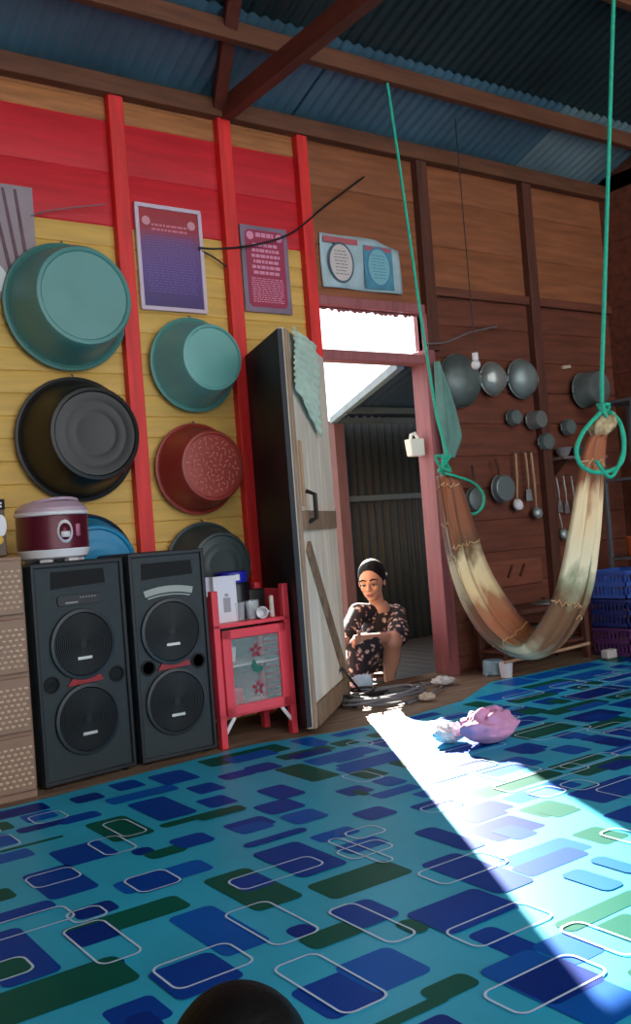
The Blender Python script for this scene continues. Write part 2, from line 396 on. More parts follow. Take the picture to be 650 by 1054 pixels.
for tr in range(9000):
    w, d = random.choice([(.30, .13), (.22, .12), (.36, .08), (.16, .10), (.12, .14), (.2, .08)])
    x = random.uniform(WLX+.1, 6.0-w); y = random.uniform(-5.4, -.5-d)
    if y+d > min(ey(x), ey(x+w), ey(x+w/2))-.01: continue
    if any(x-g < q[1] and x+w+g > q[0] and y-g < q[3] and y+d+g > q[2] for q in boxes): continue
    boxes.append((x, x+w, y, y+d)); fillr(x, x+w, y, y+d, random.choice([1, 2, 2, 3, 5]), 1, .018)
mt = b.make('vinyl_floor_mat', mb, smooth=False, rec=False)
tag(mt, 'glossy teal vinyl mat printed with blue and green rounded rectangles on the floor', 'floor mat')

# ------------------------------------------------------------------ outside
b = B()
def gz(u, v):
    x = -6+26*u; y = .0+26*v; return V((x, y, -.1-.1*v+.03*noise.noise(V((x*1.3, y*1.3, 0)))*min(1, v*6)))
b.grid(gz, 50, 50); struct('ground', b, [earth])
b = B(); x = 4.12
while x < 8.3: b.box(x, x+.148, .16, 2.24, -.14, -.085); x += .152
struct('floor.001', b, [mat('added_dark_deck', (.15, .14, .14), .7, var=.3, stretch=WY)], bevel=.003)  # deck added to darken the bright ground strip under the lean-to
# lean-to shelter beside the door
lt = thing('lean_to_shelter', 'dark lean-to of corrugated sheet and timber outside the open door', 'shelter', (5.14, 2.2, -.1))
L = V(lt.location)
def lp(x, y, z): return V((x, y, z))-L
RA, RB = V((4.02, .06, 2.05)), V((5.05, 2.22, 1.99))      # rake edge
b = B()
def rf(u, v):
    a = RA.lerp(RB, v); x = a.x+(8.4-a.x)*u; return V((x, a.y, a.z+.01*math.sin(x*70)))-L
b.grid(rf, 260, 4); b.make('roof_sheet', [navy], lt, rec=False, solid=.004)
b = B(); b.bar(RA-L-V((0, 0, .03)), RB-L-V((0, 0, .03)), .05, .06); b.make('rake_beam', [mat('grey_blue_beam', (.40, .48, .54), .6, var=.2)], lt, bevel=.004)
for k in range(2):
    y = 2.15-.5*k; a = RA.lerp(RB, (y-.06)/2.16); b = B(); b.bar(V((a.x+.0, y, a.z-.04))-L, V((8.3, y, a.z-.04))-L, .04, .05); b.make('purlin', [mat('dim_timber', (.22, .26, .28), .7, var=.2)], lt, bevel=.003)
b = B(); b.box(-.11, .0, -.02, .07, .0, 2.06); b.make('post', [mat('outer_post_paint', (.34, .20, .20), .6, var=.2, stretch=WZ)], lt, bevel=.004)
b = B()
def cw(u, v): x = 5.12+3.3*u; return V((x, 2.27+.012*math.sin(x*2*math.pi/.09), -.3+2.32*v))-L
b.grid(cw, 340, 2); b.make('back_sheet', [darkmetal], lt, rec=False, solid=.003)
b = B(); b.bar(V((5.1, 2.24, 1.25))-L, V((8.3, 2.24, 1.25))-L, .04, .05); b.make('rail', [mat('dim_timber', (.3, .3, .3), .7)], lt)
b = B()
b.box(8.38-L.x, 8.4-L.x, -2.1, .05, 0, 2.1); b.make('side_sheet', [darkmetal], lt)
# bushes and pale far wall outside
def bush(loc, n, R, h, label):
    t = thing('garden_shrub', label, 'shrub', loc); bb = B(); random.seed(int(loc[0]*10))
    for i in range(n):
        a = random.uniform(0, 6.28); rad = R*random.random()**.5; z = random.uniform(.15, h); c = V((rad*math.cos(a), rad*math.sin(a), z))
        d = V((random.gauss(0, 1), random.gauss(0, 1), random.gauss(0, .7))).normalized(); s = random.uniform(.04, .08); e = d.orthogonal().normalized()*s*.4
        v = [bb.bm.verts.new(c-d*s), bb.bm.verts.new(c+e), bb.bm.verts.new(c+d*s), bb.bm.verts.new(c-e)]; bb._f(v)
    bb.make('foliage', [leafm], t, smooth=False, rec=False)
    bb = B()
    for i in range(6):
        a = i*1.05; bb.tube([(0, 0, 0), (R*.3*math.cos(a), R*.3*math.sin(a), h*.5), (R*.7*math.cos(a), R*.7*math.sin(a), h*.85)], .012, 5)
    bb.make('stem', [stud], t); return t
bush((6.0, 4.4, -.15), 700, .55, 1.35, 'leafy green shrub outside, seen between the door leaf and the lean-to post')
bush((7.6, 7.6, -.15), 900, .9, 1.3, 'larger pale green shrub farther out behind the first shrub')

# ------------------------------------------------------------------ door leaf (open, folded)
H = V((3.315, -.045, 0)); E1 = V((2.60, -.70, 0)); d = (E1-H); LW = d.length; ang = math.atan2(d.y, d.x)
dl = thing('door_leaf', 'weathered bare wood door leaf standing open beside the red cabinet', 'door', H, ang)
# local: x along leaf from hinge to free edge; +y is one side. camera side is local +y or -y?
side = 1 if (M.Rotation(ang, 3, 'Z')@V((0, 1, 0))).dot(CP-H) > 0 else -1
b = B()
for i in range(3):
    b.box(LW*i/3+.001, LW*(i+1)/3-.001, -.016, .016, .03, 2.01 if i else 2.01)
leafo = b.make('board_panel', [doorw], dl, bevel=.003)
def lb(name, x0, x1, z0, z1, mm, y0=.016, y1=.036, **k):
    b = B(); b.box(x0, x1, min(side*y0, side*y1), max(side*y0, side*y1), z0, z1); return b.make(name, [mm], dl, bevel=.003, **k)
lb('edge_strip', LW-.05, LW-.0, .03, 2.0, mat('tan_door_edge', (.66, .55, .46), .7, var=.2, stretch=(5, 5, 1)), .016, .03)
lb('cross_rail', .08, LW-.1, 1.0, 1.10, doord)
lb('cross_rail', .06, LW-.06, .03, .14, doord)
b = B(); b.bar((LW*.85, side*.026, .92), (.12, side*.026, .16), .02, .075, up=V((0, 0, 1))); b.make('diagonal_brace', [doord], dl, bevel=.003)
lb('latch_plate', LW-.09, LW-.07, 1.12, 1.45, mat('latch_wood', (.72, .55, .40), .6), .03, .045)
b = B(); b.tube([(LW-.17, side*.03, 1.04), (LW-.17, side*.075, 1.06), (LW-.17, side*.075, 1.18), (LW-.17, side*.03, 1.2)], .012); b.make('handle', [mat('dark_iron', (.2, .17, .15), .5, .6)], dl)
for z in (.35, 1.7): 
    b = B(); b.tube([(0, side*.0, z-.05), (0, 0, z+.05)], .013); b.make('hinge', [alumd], dl)
# second narrow leaf folded back to the wall, dark
E2 = V((2.80, -.055, 0)); d2 = E2-E1; a2 = math.atan2(d2.y, d2.x)
Ri = M.Rotation(-ang, 4, 'Z'); 
p0 = V((LW+.012, 0, 0)); loc2 = Ri@(E2-H)
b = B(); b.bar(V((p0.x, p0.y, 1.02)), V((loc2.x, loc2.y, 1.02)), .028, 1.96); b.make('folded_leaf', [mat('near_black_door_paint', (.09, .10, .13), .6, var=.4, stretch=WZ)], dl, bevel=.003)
# pale green cloth over the top corner
b = B()
def cl(u, v):
    x = LW-.07-.55*u; z = 2.02-(.30+.16*u)*v-.05*u*v
    w = .0055*math.sin(60*v+4*math.sin(3*u)+7*u)+.003*math.sin(25*u+9*v)
    return V((x-.03*math.sin(5*v), side*(.046+w), z))
b.grid(cl, 40, 80)
b2 = b.make('cloth', [paleg], None, rec=False, solid=.003)
b2.location = H; b2.rotation_euler = (0, 0, ang)
tag(b2, 'pale green wrinkled cloth hung over the top corner of the door leaf', 'cloth')

# ------------------------------------------------------------------ basins on the wall
def basin(loc, R, r, dep, mm, label, group='plastic basins hung bottom-out on the wall', tex=None, ridge=0, mrim=None):
    t = thing('plastic_basin', label, 'basin', loc, 0, group); k = R
    b = B()
    prof = [(R, 0), (R*.93, .012), (R*.91, .03), (r+(R*.91-r)*.55, dep*.45), (r*1.06, dep*.9), (r*1.0, dep), (r*.93, dep+.004), (r*.9, dep-.004)]
    if ridge: prof += [(r*.72, dep-.004), (r*.70, dep-.0025), (r*.66, dep-.004), (r*.48, dep-.004), (r*.46, dep-.0025), (r*.42, dep-.004)]
    prof += [(0, dep-.004)]
    b.lathe(prof, (0, 0, 0), (0, -1, 0), 64); b.make('bowl', [mm], t)
    b = B(); b.lathe([(R*.955, .0), (R*1.0, -.004), (R*1.015, .004), (R*1.01, .013), (R*.97, .017), (R*.94, .012)], (0, 0, 0), (0, -1, 0), 64)
    b.make('rim', [mrim or mm], t)
    if tex:
        b = B(); random.seed(2); Rr = r*.82; st = .022; pts = []
        for i in range(900):
            x, z = random.uniform(-Rr, Rr), random.uniform(-Rr, Rr)
            if x*x+z*z > Rr*Rr or any((x-a)**2+(z-c)**2 < st*st for a, c in pts): continue
            pts.append((x, z)); a = random.uniform(0, 3.14); l = .010
            b.tube([(x-l*math.cos(a), -(dep-.003), z-l*math.sin(a)), (x, -(dep+.001), z+.004), (x+l*math.cos(a), -(dep-.003), z+l*math.sin(a))], .0042, 5)
        b.make('embossed_pattern', [tex], t)
    b = B(); b.tube([(0, -.002, R*.99), (0, -.01, R*1.03), (0, .012, R*1.06)], .004, 6); b.make('hanging_wire', [alumd], t)
    return t
basin((1.775, -.03, 2.205), .318, .235, .25, teal, 'largest teal plastic basin hung on the yellow boards left of the first red post', mrim=mat('teal_rim', (.25, .46, .43), .4))
basin((2.465, -.03, 1.94), .255, .172, .225, tealb, 'smaller brighter teal basin hanging below the purple framed poster', mrim=mat('teal_rim2', (.32, .54, .51), .4))
basin((1.78, -.03, 1.54), .31, .222, .25, blackp, 'big black plastic basin hanging under the largest teal basin', ridge=1)
basin((2.44, -.03, 1.375), .245, .182, .19, redp, 'brick red basin with an embossed flower-patterned bottom', tex=mat('redp_light', (.82, .46, .40), .45))
basin((2.45, -.03, .85), .235, .172, .19, greyp, 'dark grey basin half hidden behind the right speaker', ridge=1)
basin((1.775, -.03, .90), .265, .20, .17, bluep, 'bright blue basin behind the rice cooker', ridge=1, mrim=mat('navy_rim', (.05, .12, .2), .4))

# ------------------------------------------------------------------ posters
def textlines(b, x0, x1, z0, z1, n, y, h=.006, rag=.2):
    for i in range(n):
        z = z1-(z1-z0)*(i+.5)/n; w = (x1-x0)*(1-rag*random.random()); c = (x0+x1)/2
        x = c-w/2
        while x < c+w/2-.01:
            l = random.uniform(.012, .035); e = min(x+l, c+w/2); b.box(x, e, y-.001, y, z-h/2, z+h/2); x = e+.006
random.seed(4)
g1 = mat('poster_violet', (.45, .22, .45), .4)
nt = g1.node_tree; tc = nt.nodes['Texture Coordinate'] if 'Texture Coordinate' in nt.nodes else nt.nodes.new('ShaderNodeTexCoord')
sx = nt.nodes.new('ShaderNodeSeparateXYZ'); nt.links.new(tc.outputs['Generated'], sx.inputs[0])
rp = nt.nodes.new('ShaderNodeValToRGB'); el = rp.color_ramp.elements
el[0].position = 0; el[0].color = lin((.22, .13, .38))+(1,); el[1].position = 1; el[1].color = lin((.62, .10, .14))+(1,)
for ps, c in ((.35, (.34, .23, .50)), (.65, (.42, .26, .46)), (.8, (.60, .15, .22))): e = el.new(ps); e.color = lin(c)+(1,)
nt.links.new(sx.outputs[2], rp.inputs[0]); nt.links.new(rp.outputs[0], nt.nodes['Principled BSDF'].inputs['Base Color'])
def wallthing(name, label, cat, pc, tilt=0, group=None, y=-.012):
    c = P(pc[0], pc[1], 1, y); t = thing(name, label, cat, c, 0, group); t.rotation_euler = (0, tilt, 0); return t
t = wallthing('framed_poster', 'white-framed poster fading from red to violet, between the first and second red posts', 'poster', (176, 267), .0)
w, h = .185, .27
b = B(); b.box(-w, w, -.006, .006, -h, h); b.make('print', [g1], t, smooth=False)
b = B()
for q in ((-w-.012, w+.012, h-.006, h+.016), (-w-.012, w+.012, -h-.016, -h+.006), (-w-.014, -w+.008, -h, h), (w-.008, w+.014, -h, h)): b.box(q[0], q[1], -.014, .004, q[2], q[3])
b.make('frame', [mat('lilac_white_frame', (.80, .72, .78), .5)], t, bevel=.002)
b = B(); textlines(b, -.11, .11, h*.52, h*.70, 2, -.0062, .012)
b.make('heading', [mat('faint_pink_ink', (.80, .45, .52), .6)], t, smooth=False)
b = B(); textlines(b, -.15, .15, -h*.7, h*.45, 22, -.0062, .004, .1)
b.make('text_lines', [mat('faint_violet_ink', (.45, .36, .60), .6)], t, smooth=False)
for s in (-1, 1): b = B(); b.lathe([(0, 0), (.024, 0), (.024, .002), (0, .002)], (s*.135, -.006, h*.72), (0, -1, 0), 24); b.make('emblem', [mat('emblem_pink', (.80, .55, .60), .6)], t)
t = wallthing('framed_poster', 'pink text poster in a grey frame, between the second and third red posts', 'poster', (274, 278), .0)
w, h = .16, .25
b = B(); b.box(-w, w, -.006, .006, -h, h); b.make('backing', [mat('grey_frame', (.50, .42, .50), .5, var=.2)], t, bevel=.002)
b = B(); b.mi = 0; b.prism(rr(-w+.03, w-.03, -h+.03, h-.025, .03), -.009, -.006); b.make('print', [mat('poster_pink', (.62, .17, .30), .5)], t, smooth=False)
b = B(); textlines(b, -.11, .11, -h*.78, -h*.2, 12, -.0092, .005, .05); b.make('small_text_lines', [mat('pale_pink_ink', (.85, .55, .66), .6)], t, smooth=False)
b = B(); textlines(b, -.06, .06, h*.72, h*.86, 1, -.0092, .024, .0); b.make('heading', [mat('pale_pink_ink', (.85, .55, .66), .6)], t, smooth=False)
b = B(); textlines(b, -.10, .10, -h*.15, h*.62, 6, -.0092, .018, .15)
b.make('text_lines', [mat('pale_pink_ink', (.85, .55, .66), .6)], t, smooth=False)
for s in (-1, 1): b = B(); b.lathe([(0, 0), (.024, 0), (.024, .002), (0, .002)], (s*.098, -.009, h*.76), (0, -1, 0), 24); b.make('emblem', [mat('pale_pink_ink', (.85, .55, .66), .6)], t)
t = wallthing('wall_poster', 'pale blue poster with two ovals above the transom window', 'poster', (371, 272))
PW = mat('poster_pale', (.66, .74, .76), .6, var=.15, vs=9); PT = mat('poster_blue', (.30, .55, .64), .6, var=.3, vs=9)
def pt(u, v): x = -.30+.62*u; z = .165-.33*v-(.05*max(0, (u-.7)/.3) if v < .5 else 0); return V((x, .008*math.sin(9*u+3*v)-.004, z))
b = B(); b.grid(pt, 24, 10); b.make('sheet', [PW], t, rec=False, solid=.002)
b = B(); b.box(.02, .25, -.016, -.014, -.15, .12); b.make('blue_field', [PT], t, smooth=False)
b = B(); b.box(-.28, -.02, -.0145, -.013, .11, .145); b.box(.03, .24, -.0165, -.0145, .09, .115); b.make('heading', [mat('poster_red_ink', (.72, .35, .38), .6)], t, smooth=False)
for cx, mc, ml in ((-.16, mat('oval_cream', (.82, .76, .74), .6), mat('oval_dark', (.25, .36, .40), .6)), (.135, mat('oval_blue', (.48, .70, .74), .6), mat('oval_line_blue', (.30, .50, .62), .6))):
    b = B(); el_ = [(cx+.098*math.cos(a*math.pi/20), -.01+.125*math.sin(a*math.pi/20)) for a in range(40)]; b.prism(el_, -.0175, -.0165); b.make('oval_edge', [ml], t, smooth=False)
    b = B(); el_ = [(cx+.085*math.cos(a*math.pi/20), -.01+.112*math.sin(a*math.pi/20)) for a in range(40)]; b.prism(el_, -.019, -.0175); b.make('oval', [mc], t, smooth=False)
    b = B(); textlines(b, cx-.055, cx+.055, -.09, .07, 8, -.0192, .004); b.make('text_lines', [ml], t, smooth=False)
# striped print at left edge
t = wallthing('wall_poster', 'white and purple striped poster at the left edge above the largest teal basin', 'poster', (0, 245), 0, None, -.016)
b = B(); b.box(-.17, .175, -.003, .003, -.30, .27); b.make('sheet', [mat('poster_lilac_grey', (.58, .52, .54), .6, var=.12)], t, smooth=False)
b = B()
for i in range(3):
    x = -.04+.06*i; z0 = -.28
    b.prism([(x, .25), (x+.014, .25), (x+.11-.02*i, z0), (x+.09-.02*i, z0)], -.0055-.0003*i, -.003)
b.make('stripes', [mat('purple_stripe', (.38, .25, .30), .6, var=.3, vs=15)], t, smooth=False)
b = B(); b.prism([(-.17+.11*math.cos(a*.314)*1.0, .10+.09*math.sin(a*.314)) for a in range(20)], -.009, -.0075); b.prism([(-.12+.14*math.cos(a*.314), -.20+.16*math.sin(a*.314)*.6) for a in range(20)], -.010, -.0075)
b.make('pale_shape', [mat('poster_pale_shape', (.82, .84, .84), .6)], t, smooth=False)
# wires across wall
def wire(pts, r, mm, name, label, cat='cable', n=14):
    ps = [V(p) for p in pts]; o = ps[0].copy(); out = []
    for i in range(len(ps)-1):
        p0, p1, p2, p3 = ps[max(i-1, 0)], ps[i], ps[i+1], ps[min(i+2, len(ps)-1)]
        for k in range(n):
            u = k/n; out.append(.5*((2*p1)+(p2-p0)*u+(2*p0-5*p1+4*p2-p3)*u*u+(3*p1-p0-3*p2+p3)*u**3))
    out.append(ps[-1]); b = B(); b.tube([q-o for q in out], r, 8); ob = b.make(name, [mm]); tag(ob, label, cat, None, o); return ob
wire([P(205, 255, 1, -.03), P(225, 256, 1, -.06), P(262, 252, 1, -.05), P(300, 240, 1, -.06), P(335, 212, 1, -.04), P(375, 182, 1, -.03)], .006, cabled, 'hanging_wire', 'black wire sagging across the third red post above the posters')
wire([P(205, 257, 1, -.02), P(222, 266, 1, -.03), P(240, 280, 1, -.03)], .005, cabled, 'hanging_wire', 'short black wire drooping beside the violet poster frame')
wire([P(32, 222, 1, -.02), P(55, 216, 1, -.03), P(110, 210, 1, -.055)], .003, cable, 'hanging_wire', 'thin pale wire from the striped poster to the first red post')
wire([P(438, 354, 1, -.07), P(460, 352, 1, -.09), P(485, 342, 1, -.09), P(512, 336, 1, -.04)], .005, cable, 'hanging_wire', 'pale wire running from the door frame to the kitchen wall')

# ------------------------------------------------------------------ speakers
def speaker(loc, rz, w, dep, h, label, badge):
    t = thing('loudspeaker', label, 'speaker', loc, rz, 'tall black loudspeakers')
    b = B(); b.box(-w/2, w/2, 0, dep, .012, h); b.make('cabinet', [spk], t, bevel=.012)
    b = B(); b.box(-w/2, w/2, -.012, 0, .012, .03); b.box(-w/2, w/2, -.012, 0, h-.02, h); b.box(-w/2, -w/2+.018, -.012, 0, .02, h-.01); b.box(w/2-.018, w/2, -.012, 0, .02, h-.01)
    b.make('front_frame', [mat('speaker_edge', (.09, .11, .13), .5)], t, bevel=.004)
    for z in (.262, .585):
        r = .148
        b = B(); b.lathe([(r, 0), (r+.006, .006), (r+.004, .014), (r-.01, .016), (r-.016, .008), (r-.016, 0)], (0, 0, z), (0, -1, 0), 56); b.make('woofer_ring', [mat('speaker_ring', (.13, .16, .18), .4)], t)
        b = B(); pr = [(r-.014, .004)]
        q = r-.016
        while q > .012: pr += [(q, .010+.012*(1-(q/r)**2)), (q-.004, .010+.012*(1-(q/r)**2)), (q-.0045, .006+.012*(1-(q/r)**2)), (q-.0075, .006+.012*(1-(q/r)**2))]; q -= .008
        pr.append((0, .018)); b.lathe(pr, (0, 0, z), (0, -1, 0), 56); g = b.make('woofer_grille', [spkg], t)
        b = B(); b.box(-.038, .03, -.026, -.02, z-.065, z-.052, M.Rotation(.0, 4, 'Y')); b.make('name_strip', [silver], g, bevel=.001)
    for s in (-1, 1):
        b = B(); b.lathe([(.034, 0), (.036, .006), (.028, .007), (.026, -.0), (0, -.0)], (s*(w/2-.065), -.0, .432), (0, -1, 0), 32); b.make('bass_port', [void], t)
    b = B(); b.prism([(-.085, .412), (.085, .418), (.075, .445), (.0, .452), (-.06, .444)], -.008, 0); b.make('red_badge', [redb], t, bevel=.001)
    b = B(); b.prism([(-.13, .83), (-.125, .905), (.125, .905), (.13, .84), (.05, .838), (-.05, .835)], -.003, 0); b.make('horn_mouth', [void], t)
    if badge:
        b = B(); 
        def ar(u, v): a = (u-.5)*.52; R = .46+.03*v; return V((R*math.sin(a), -.005, .305+R*math.cos(a)-.0))
        b.grid(ar, 20, 1); b.make('arc_badge', [mat('badge_grey', (.62, .64, .62), .5)], t, rec=False, solid=.002, smooth=False)
        b = B(); 
        def ar2(u, v): a = (u-.5)*.48; R = .447+.006*v; return V((R*math.sin(a), -.005, .305+R*math.cos(a)-.0))
        b.grid(ar2, 20, 1); b.make('arc_line', [mat('badge_grey', (.62, .64, .62), .5)], t, rec=False, solid=.002, smooth=False)
    else:
        b = B(); b.prism(rr(-.105, .105, .755, .80, .015), -.007, 0); b.make('control_plate', [mat('control_plate_dark', (.08, .10, .12), .35)], t, bevel=.001)
        b = B(); b.box(-.07, -.01, -.009, -.007, .765, .771)
        for i in range(6): b.box(-.0+.014*i, .008+.014*i, -.009, -.007, .784, .789)
        b.make('plate_marks', [mat('dull_silver', (.55, .55, .53), .4, .3)], t)
    for sx_ in (-1, 1):
        for yy in (.03, dep-.03): b = B(); b.lathe([(0, 0), (.016, 0), (.018, .013), (0, .013)], (sx_*(w/2-.04), yy, 0), (0, 0, 1), 16); b.make('foot', [void], t)
    return t
speaker((1.515, -.60, 0), .12, .44, .36, .945, 'left black loudspeaker with a rice cooker on top', False)
speaker((1.953, -.575, 0), .0, .385, .36, .955, 'right black loudspeaker with a silver arc badge, beside the red cabinet', True)

# ------------------------------------------------------------------ rice cooker
t = thing('rice_cooker', 'maroon and white rice cooker on the left loudspeaker', 'rice cooker', (1.475, -.44, .947), .0); t.scale = (1.06, 1.06, 1.06)
b = B(); b.lathe([(.0, .012), (.125, .012), (.14, .02), (.148, .05), (.147, .052), (0, .052)], seg=48); b.make('base', [white], t)
b = B(); b.lathe([(.143, .05), (.147, .055), (.147, .185), (.143, .192)], seg=48); b.make('shell', [maroon], t)
b = B(); b.lathe([(.143, .19), (.151, .194), (.152, .205), (.146, .21)], seg=48); b.make('rim_band', [white], t)
b = B(); b.lathe([(.149, .205), (.146, .222), (.12, .245), (.07, .258), (0, .262)], seg=48); b.make('lid', [lilac], t)
b = B(); b.tube([(.11*math.cos(a), .11*math.sin(a), .24+.02*math.sin(i/8*math.pi)) for i, a in enumerate([k*math.pi/8+3.3 for k in range(9)])], .007, 8); b.make('lid_handle', [lilac], t)
b = B(); pts = [(.0+.033*math.cos(a*.3142), .122+.048*math.sin(a*.3142)) for a in range(20)]
def curl(b, pts, R, r0):   # wrap flat shape on drum
    vs = []
    for x, z in pts: a = -math.pi/2+x/R; vs.append((r0*math.cos(a), r0*math.sin(a), z))
    return vs
b._f([b.bm.verts.new(q) for q in curl(b, pts, .148, .150)]); p_ = b.make('control_panel', [white], t, rec=False, solid=.005)
b = B(); b._f([b.bm.verts.new(q) for q in curl(b, [(x*.72, .122+(z-.122)*.72) for x, z in pts], .148, .1535)]); b.make('panel_inset', [maroon], p_, rec=False, solid=.002)
b = B(); b._f([b.bm.verts.new(q) for q in curl(b, [(-.018, .098), (.018, .098), (.018, .122), (-.018, .122)], .148, .155)]); b.make('switch', [white], p_, rec=False, solid=.003)
b = B(); b._f([b.bm.verts.new(q) for q in curl(b, [(.05, .10), (.072, .10), (.072, .15), (.05, .15)], .148, .150)]); b.make('flower_print', [mat('pink_print', (.75, .45, .55), .4)], t, rec=False, solid=.002)
for a in (-2.2, -1.2, -.3, 1, 2.3): b = B(); b.box(.09, .12, -.025, .025, 0, .014, M.Rotation(a, 4, 'Z')); b.make('foot', [white], t, bevel=.002)

# ------------------------------------------------------------------ drawers + pack
t = thing('drawer_cabinet', 'brown woven-pattern plastic drawer tower at the left edge', 'drawer cabinet', (1.01, -.70, 0))
b = B(); b.box(-.24, .24, .012, .42, .0, .985); b.make('body', [ratan], t, bevel=.006)
for i in range(4):
    z0 = .035+i*.238; b = B(); b.box(-.232, .232, -.006, .02, z0, z0+.222); dr = b.make('drawer', [ratan], t, bevel=.006)
    b = B(); random.seed(i)
    for r_ in range(8):
        for c_ in range(17):
            x = -.205+c_*.0255+(r_ % 2)*.012; z = z0+.03+r_*.021
            b.ell((x, -.007, z), (.0095, .004, .0055), seg=8)
    b.make('weave_pattern', [ratanl], dr)
    b = B(); b.box(-.05, .05, -.012, -.004, z0+.192, z0+.206); b.make('handle', [mat('rattan_dark', (.36, .27, .21), .5)], dr, bevel=.002)
t = thing('coffee_pack', 'black and brown pack with a white and yellow picture, on the drawer tower', 'pack', (1.145, -.58, .987), .1)
b = B(); b.box(-.06, .075, -.03, .03, 0, .235); b.make('pack', [mat('pack_brown', (.34, .26, .20), .5, var=.3, vs=14)], t, bevel=.008)
b = B(); b.box(-.06, .076, -.032, .03, .195, .24); b.make('top_band', [void], t, bevel=.004)
b = B(); b.box(-.02, .06, -.034, -.031, .205, .213); b.box(.0, .06, -.034, -.031, .218, .226); b.make('band_marks', [white], t)
b = B(); b.ell((.055, -.031, .13), (.022, .003, .045)); b.ell((.03, -.031, .10), (.018, .003, .03)); b.make('white_print', [white], t)
b = B(); b.ell((.035, -.033, .07), (.024, .003, .02)); b.make('yellow_print', [mat('print_yellow', (.85, .66, .25), .5)], t)

# ------------------------------------------------------------------ red cabinet
t = thing('display_cabinet', 'small red cabinet with a flower-decal glass door beside the open door leaf', 'cabinet', (2.38, -.60, 0), .04)
w, dp = .222, .28; z0, z1 = .14, .585
for sx_ in (-1, 1):
    for yy in (.0, dp-.035):
        b = B(); zt_ = .75
        b.box(min(sx_*w, sx_*(w-.035)), max(sx_*w, sx_*(w-.035)), yy, yy+.035, 0, zt_ if yy > 0 else .745); b.make('leg', [cabred], t, bevel=.003)
    b = B(); b.box(min(sx_*w, sx_*(w-.012)), max(sx_*w, sx_*(w-.012)), .03, dp-.03, z0, .72); b.make('side_panel', [cabred], t, bevel=.002)
b = B(); b.box(-w, w, .0, dp, z1-.02, z1); b.make('top_shelf', [cabred], t, bevel=.003)
b = B(); b.box(-w, w, .0, dp, z0, z0+.02); b.make('bottom_shelf', [cabred], t, bevel=.003)
b = B(); b.box(-w+.01, w-.01, dp-.012, dp, z0, z1); b.make('back_panel', [mat('cabinet_back', (.22, .40, .38), .5)], t)
b = B(); b.box(-w+.012, w-.012, .03, dp-.02, .37, .38); b.make('inner_shelf', [mat('inner_shelf_white', (.75, .78, .76), .5)], t)
b = B(); b.box(-w+.036, w-.036, -.012, .008, z1-.075, z1-.03); b.box(-w+.036, w-.036, -.012, .008, z0+.01, z0+.055); b.box(-w+.036, -w+.085, -.012, .008, z0+.01, z1-.03); b.box(w-.085, w-.036, -.012, .008, z0+.01, z1-.03)
dr = b.make('door', [cabred], t, bevel=.004)
gm = bpy.data.materials.new('cabinet_glass'); gm.use_nodes = True; pb = gm.node_tree.nodes['Principled BSDF']; pb.inputs['Base Color'].default_value = (.75, .88, .86, 1); pb.inputs['Roughness'].default_value = .08; pb.inputs['Alpha'].default_value = .13
b = B(); b.box(-w+.08, w-.08, -.004, 0, z0+.05, z1-.07); gl = b.make('pane', [gm], dr)
for zc, cr in ((.44, .034), (.26, .034)):
    b = B()
    for i in range(5):
        a = i*1.2566+.3; b.ell((.0+cr*.62*math.cos(a), -.0065, zc+cr*.62*math.sin(a)), (cr*.42, .0015, cr*.26), M.Rotation(-a, 3, 'Y').to_4x4(), seg=12)
    b.make('flower_decal', [mat('decal_maroon', (.55, .05, .18), .5)], gl)
b = B(); b.ell((.01, -.0065, .35), (.03, .0015, .018), seg=12); b.ell((-.015, -.0065, .37), (.014, .0015, .03), seg=12); b.make('leaf_decal', [mat('decal_green', (.05, .38, .32), .5)], gl)
b = B()
for i in range(11): b.box(.06, w-.08, .004, .008, z0+.06+i*.031, z0+.072+i*.031)
b.make('louvre_slats', [mat('slat_dark_green', (.10, .24, .22), .5)], dr)
for s in (-1, 1): b = B(); b.bar((s*(w-.03), .01, .07), (s*(w-.085), .01, z0+.0), .012, .018); b.make('brace', [white], t, bevel=.002)
CB = t
def oncab(x, y, z=0): return M.Rotation(.04, 3, 'Z')@V((x, y, 0))+V((2.38, -.60, .585+z))
# inside: red box and white cups
o = tag(B().box(-.06, .06, -.04, .04, 0, .09).make('carton', [mat('carton_red', (.70, .16, .26), .5)], bevel=.003), 'red carton inside the cabinet on its bottom', 'carton', None, oncab(-.07, .16, -.425))
for i, (x, y) in enumerate(((-.12, .14), (-.04, .17))):
    c = tag(B().lathe([(0, 0), (.025, 0), (.034, .07), (.031, .07), (.023, .006), (0, .006)], seg=24).make('cup', [white]), ('left' if i == 0 else 'right')+' white cup on the inner shelf of the red cabinet', 'cup', 'cups in the cabinet', oncab(x, y, -.205))
t = thing('white_box', 'tall white carton box standing on the left end of the red cabinet', 'box', oncab(-.112, .09), .04)
b = B(); b.box(-.06, .07, -.03, .0, 0, .225); b.make('box', [whitep], t, bevel=.003)
b = B(); b.box(-.09, -.04, .005, .05, 0.1, .225); b.box(-.09, .06, .005, .05, 0, .12); b.make('rear_box', [mat('white_card2', (.78, .77, .82), .7)], t, bevel=.003)
b = B(); b.box(-.01, .03, -.0312, -.03, .05, .12); b.box(.0, .02, -.0312, -.03, .125, .14); b.make('grey_print', [mat('box_grey', (.62, .60, .62), .7)], t)
t = thing('storage_jar', 'black jar with a blue and white lid behind the glasses on the red cabinet', 'jar', oncab(.0, .175), 0)
b = B(); b.lathe([(0, 0), (.085, 0), (.09, .02), (.09, .17), (.08, .185), (0, .185)], seg=36); b.make('body', [mat('jar_black', (.07, .07, .10), .35)], t)
b = B(); b.lathe([(.08, .183), (.082, .19), (.082, .235), (.07, .24), (0, .24)], seg=36); b.make('lid', [mat('jar_blue', (.10, .14, .62), .4)], t)
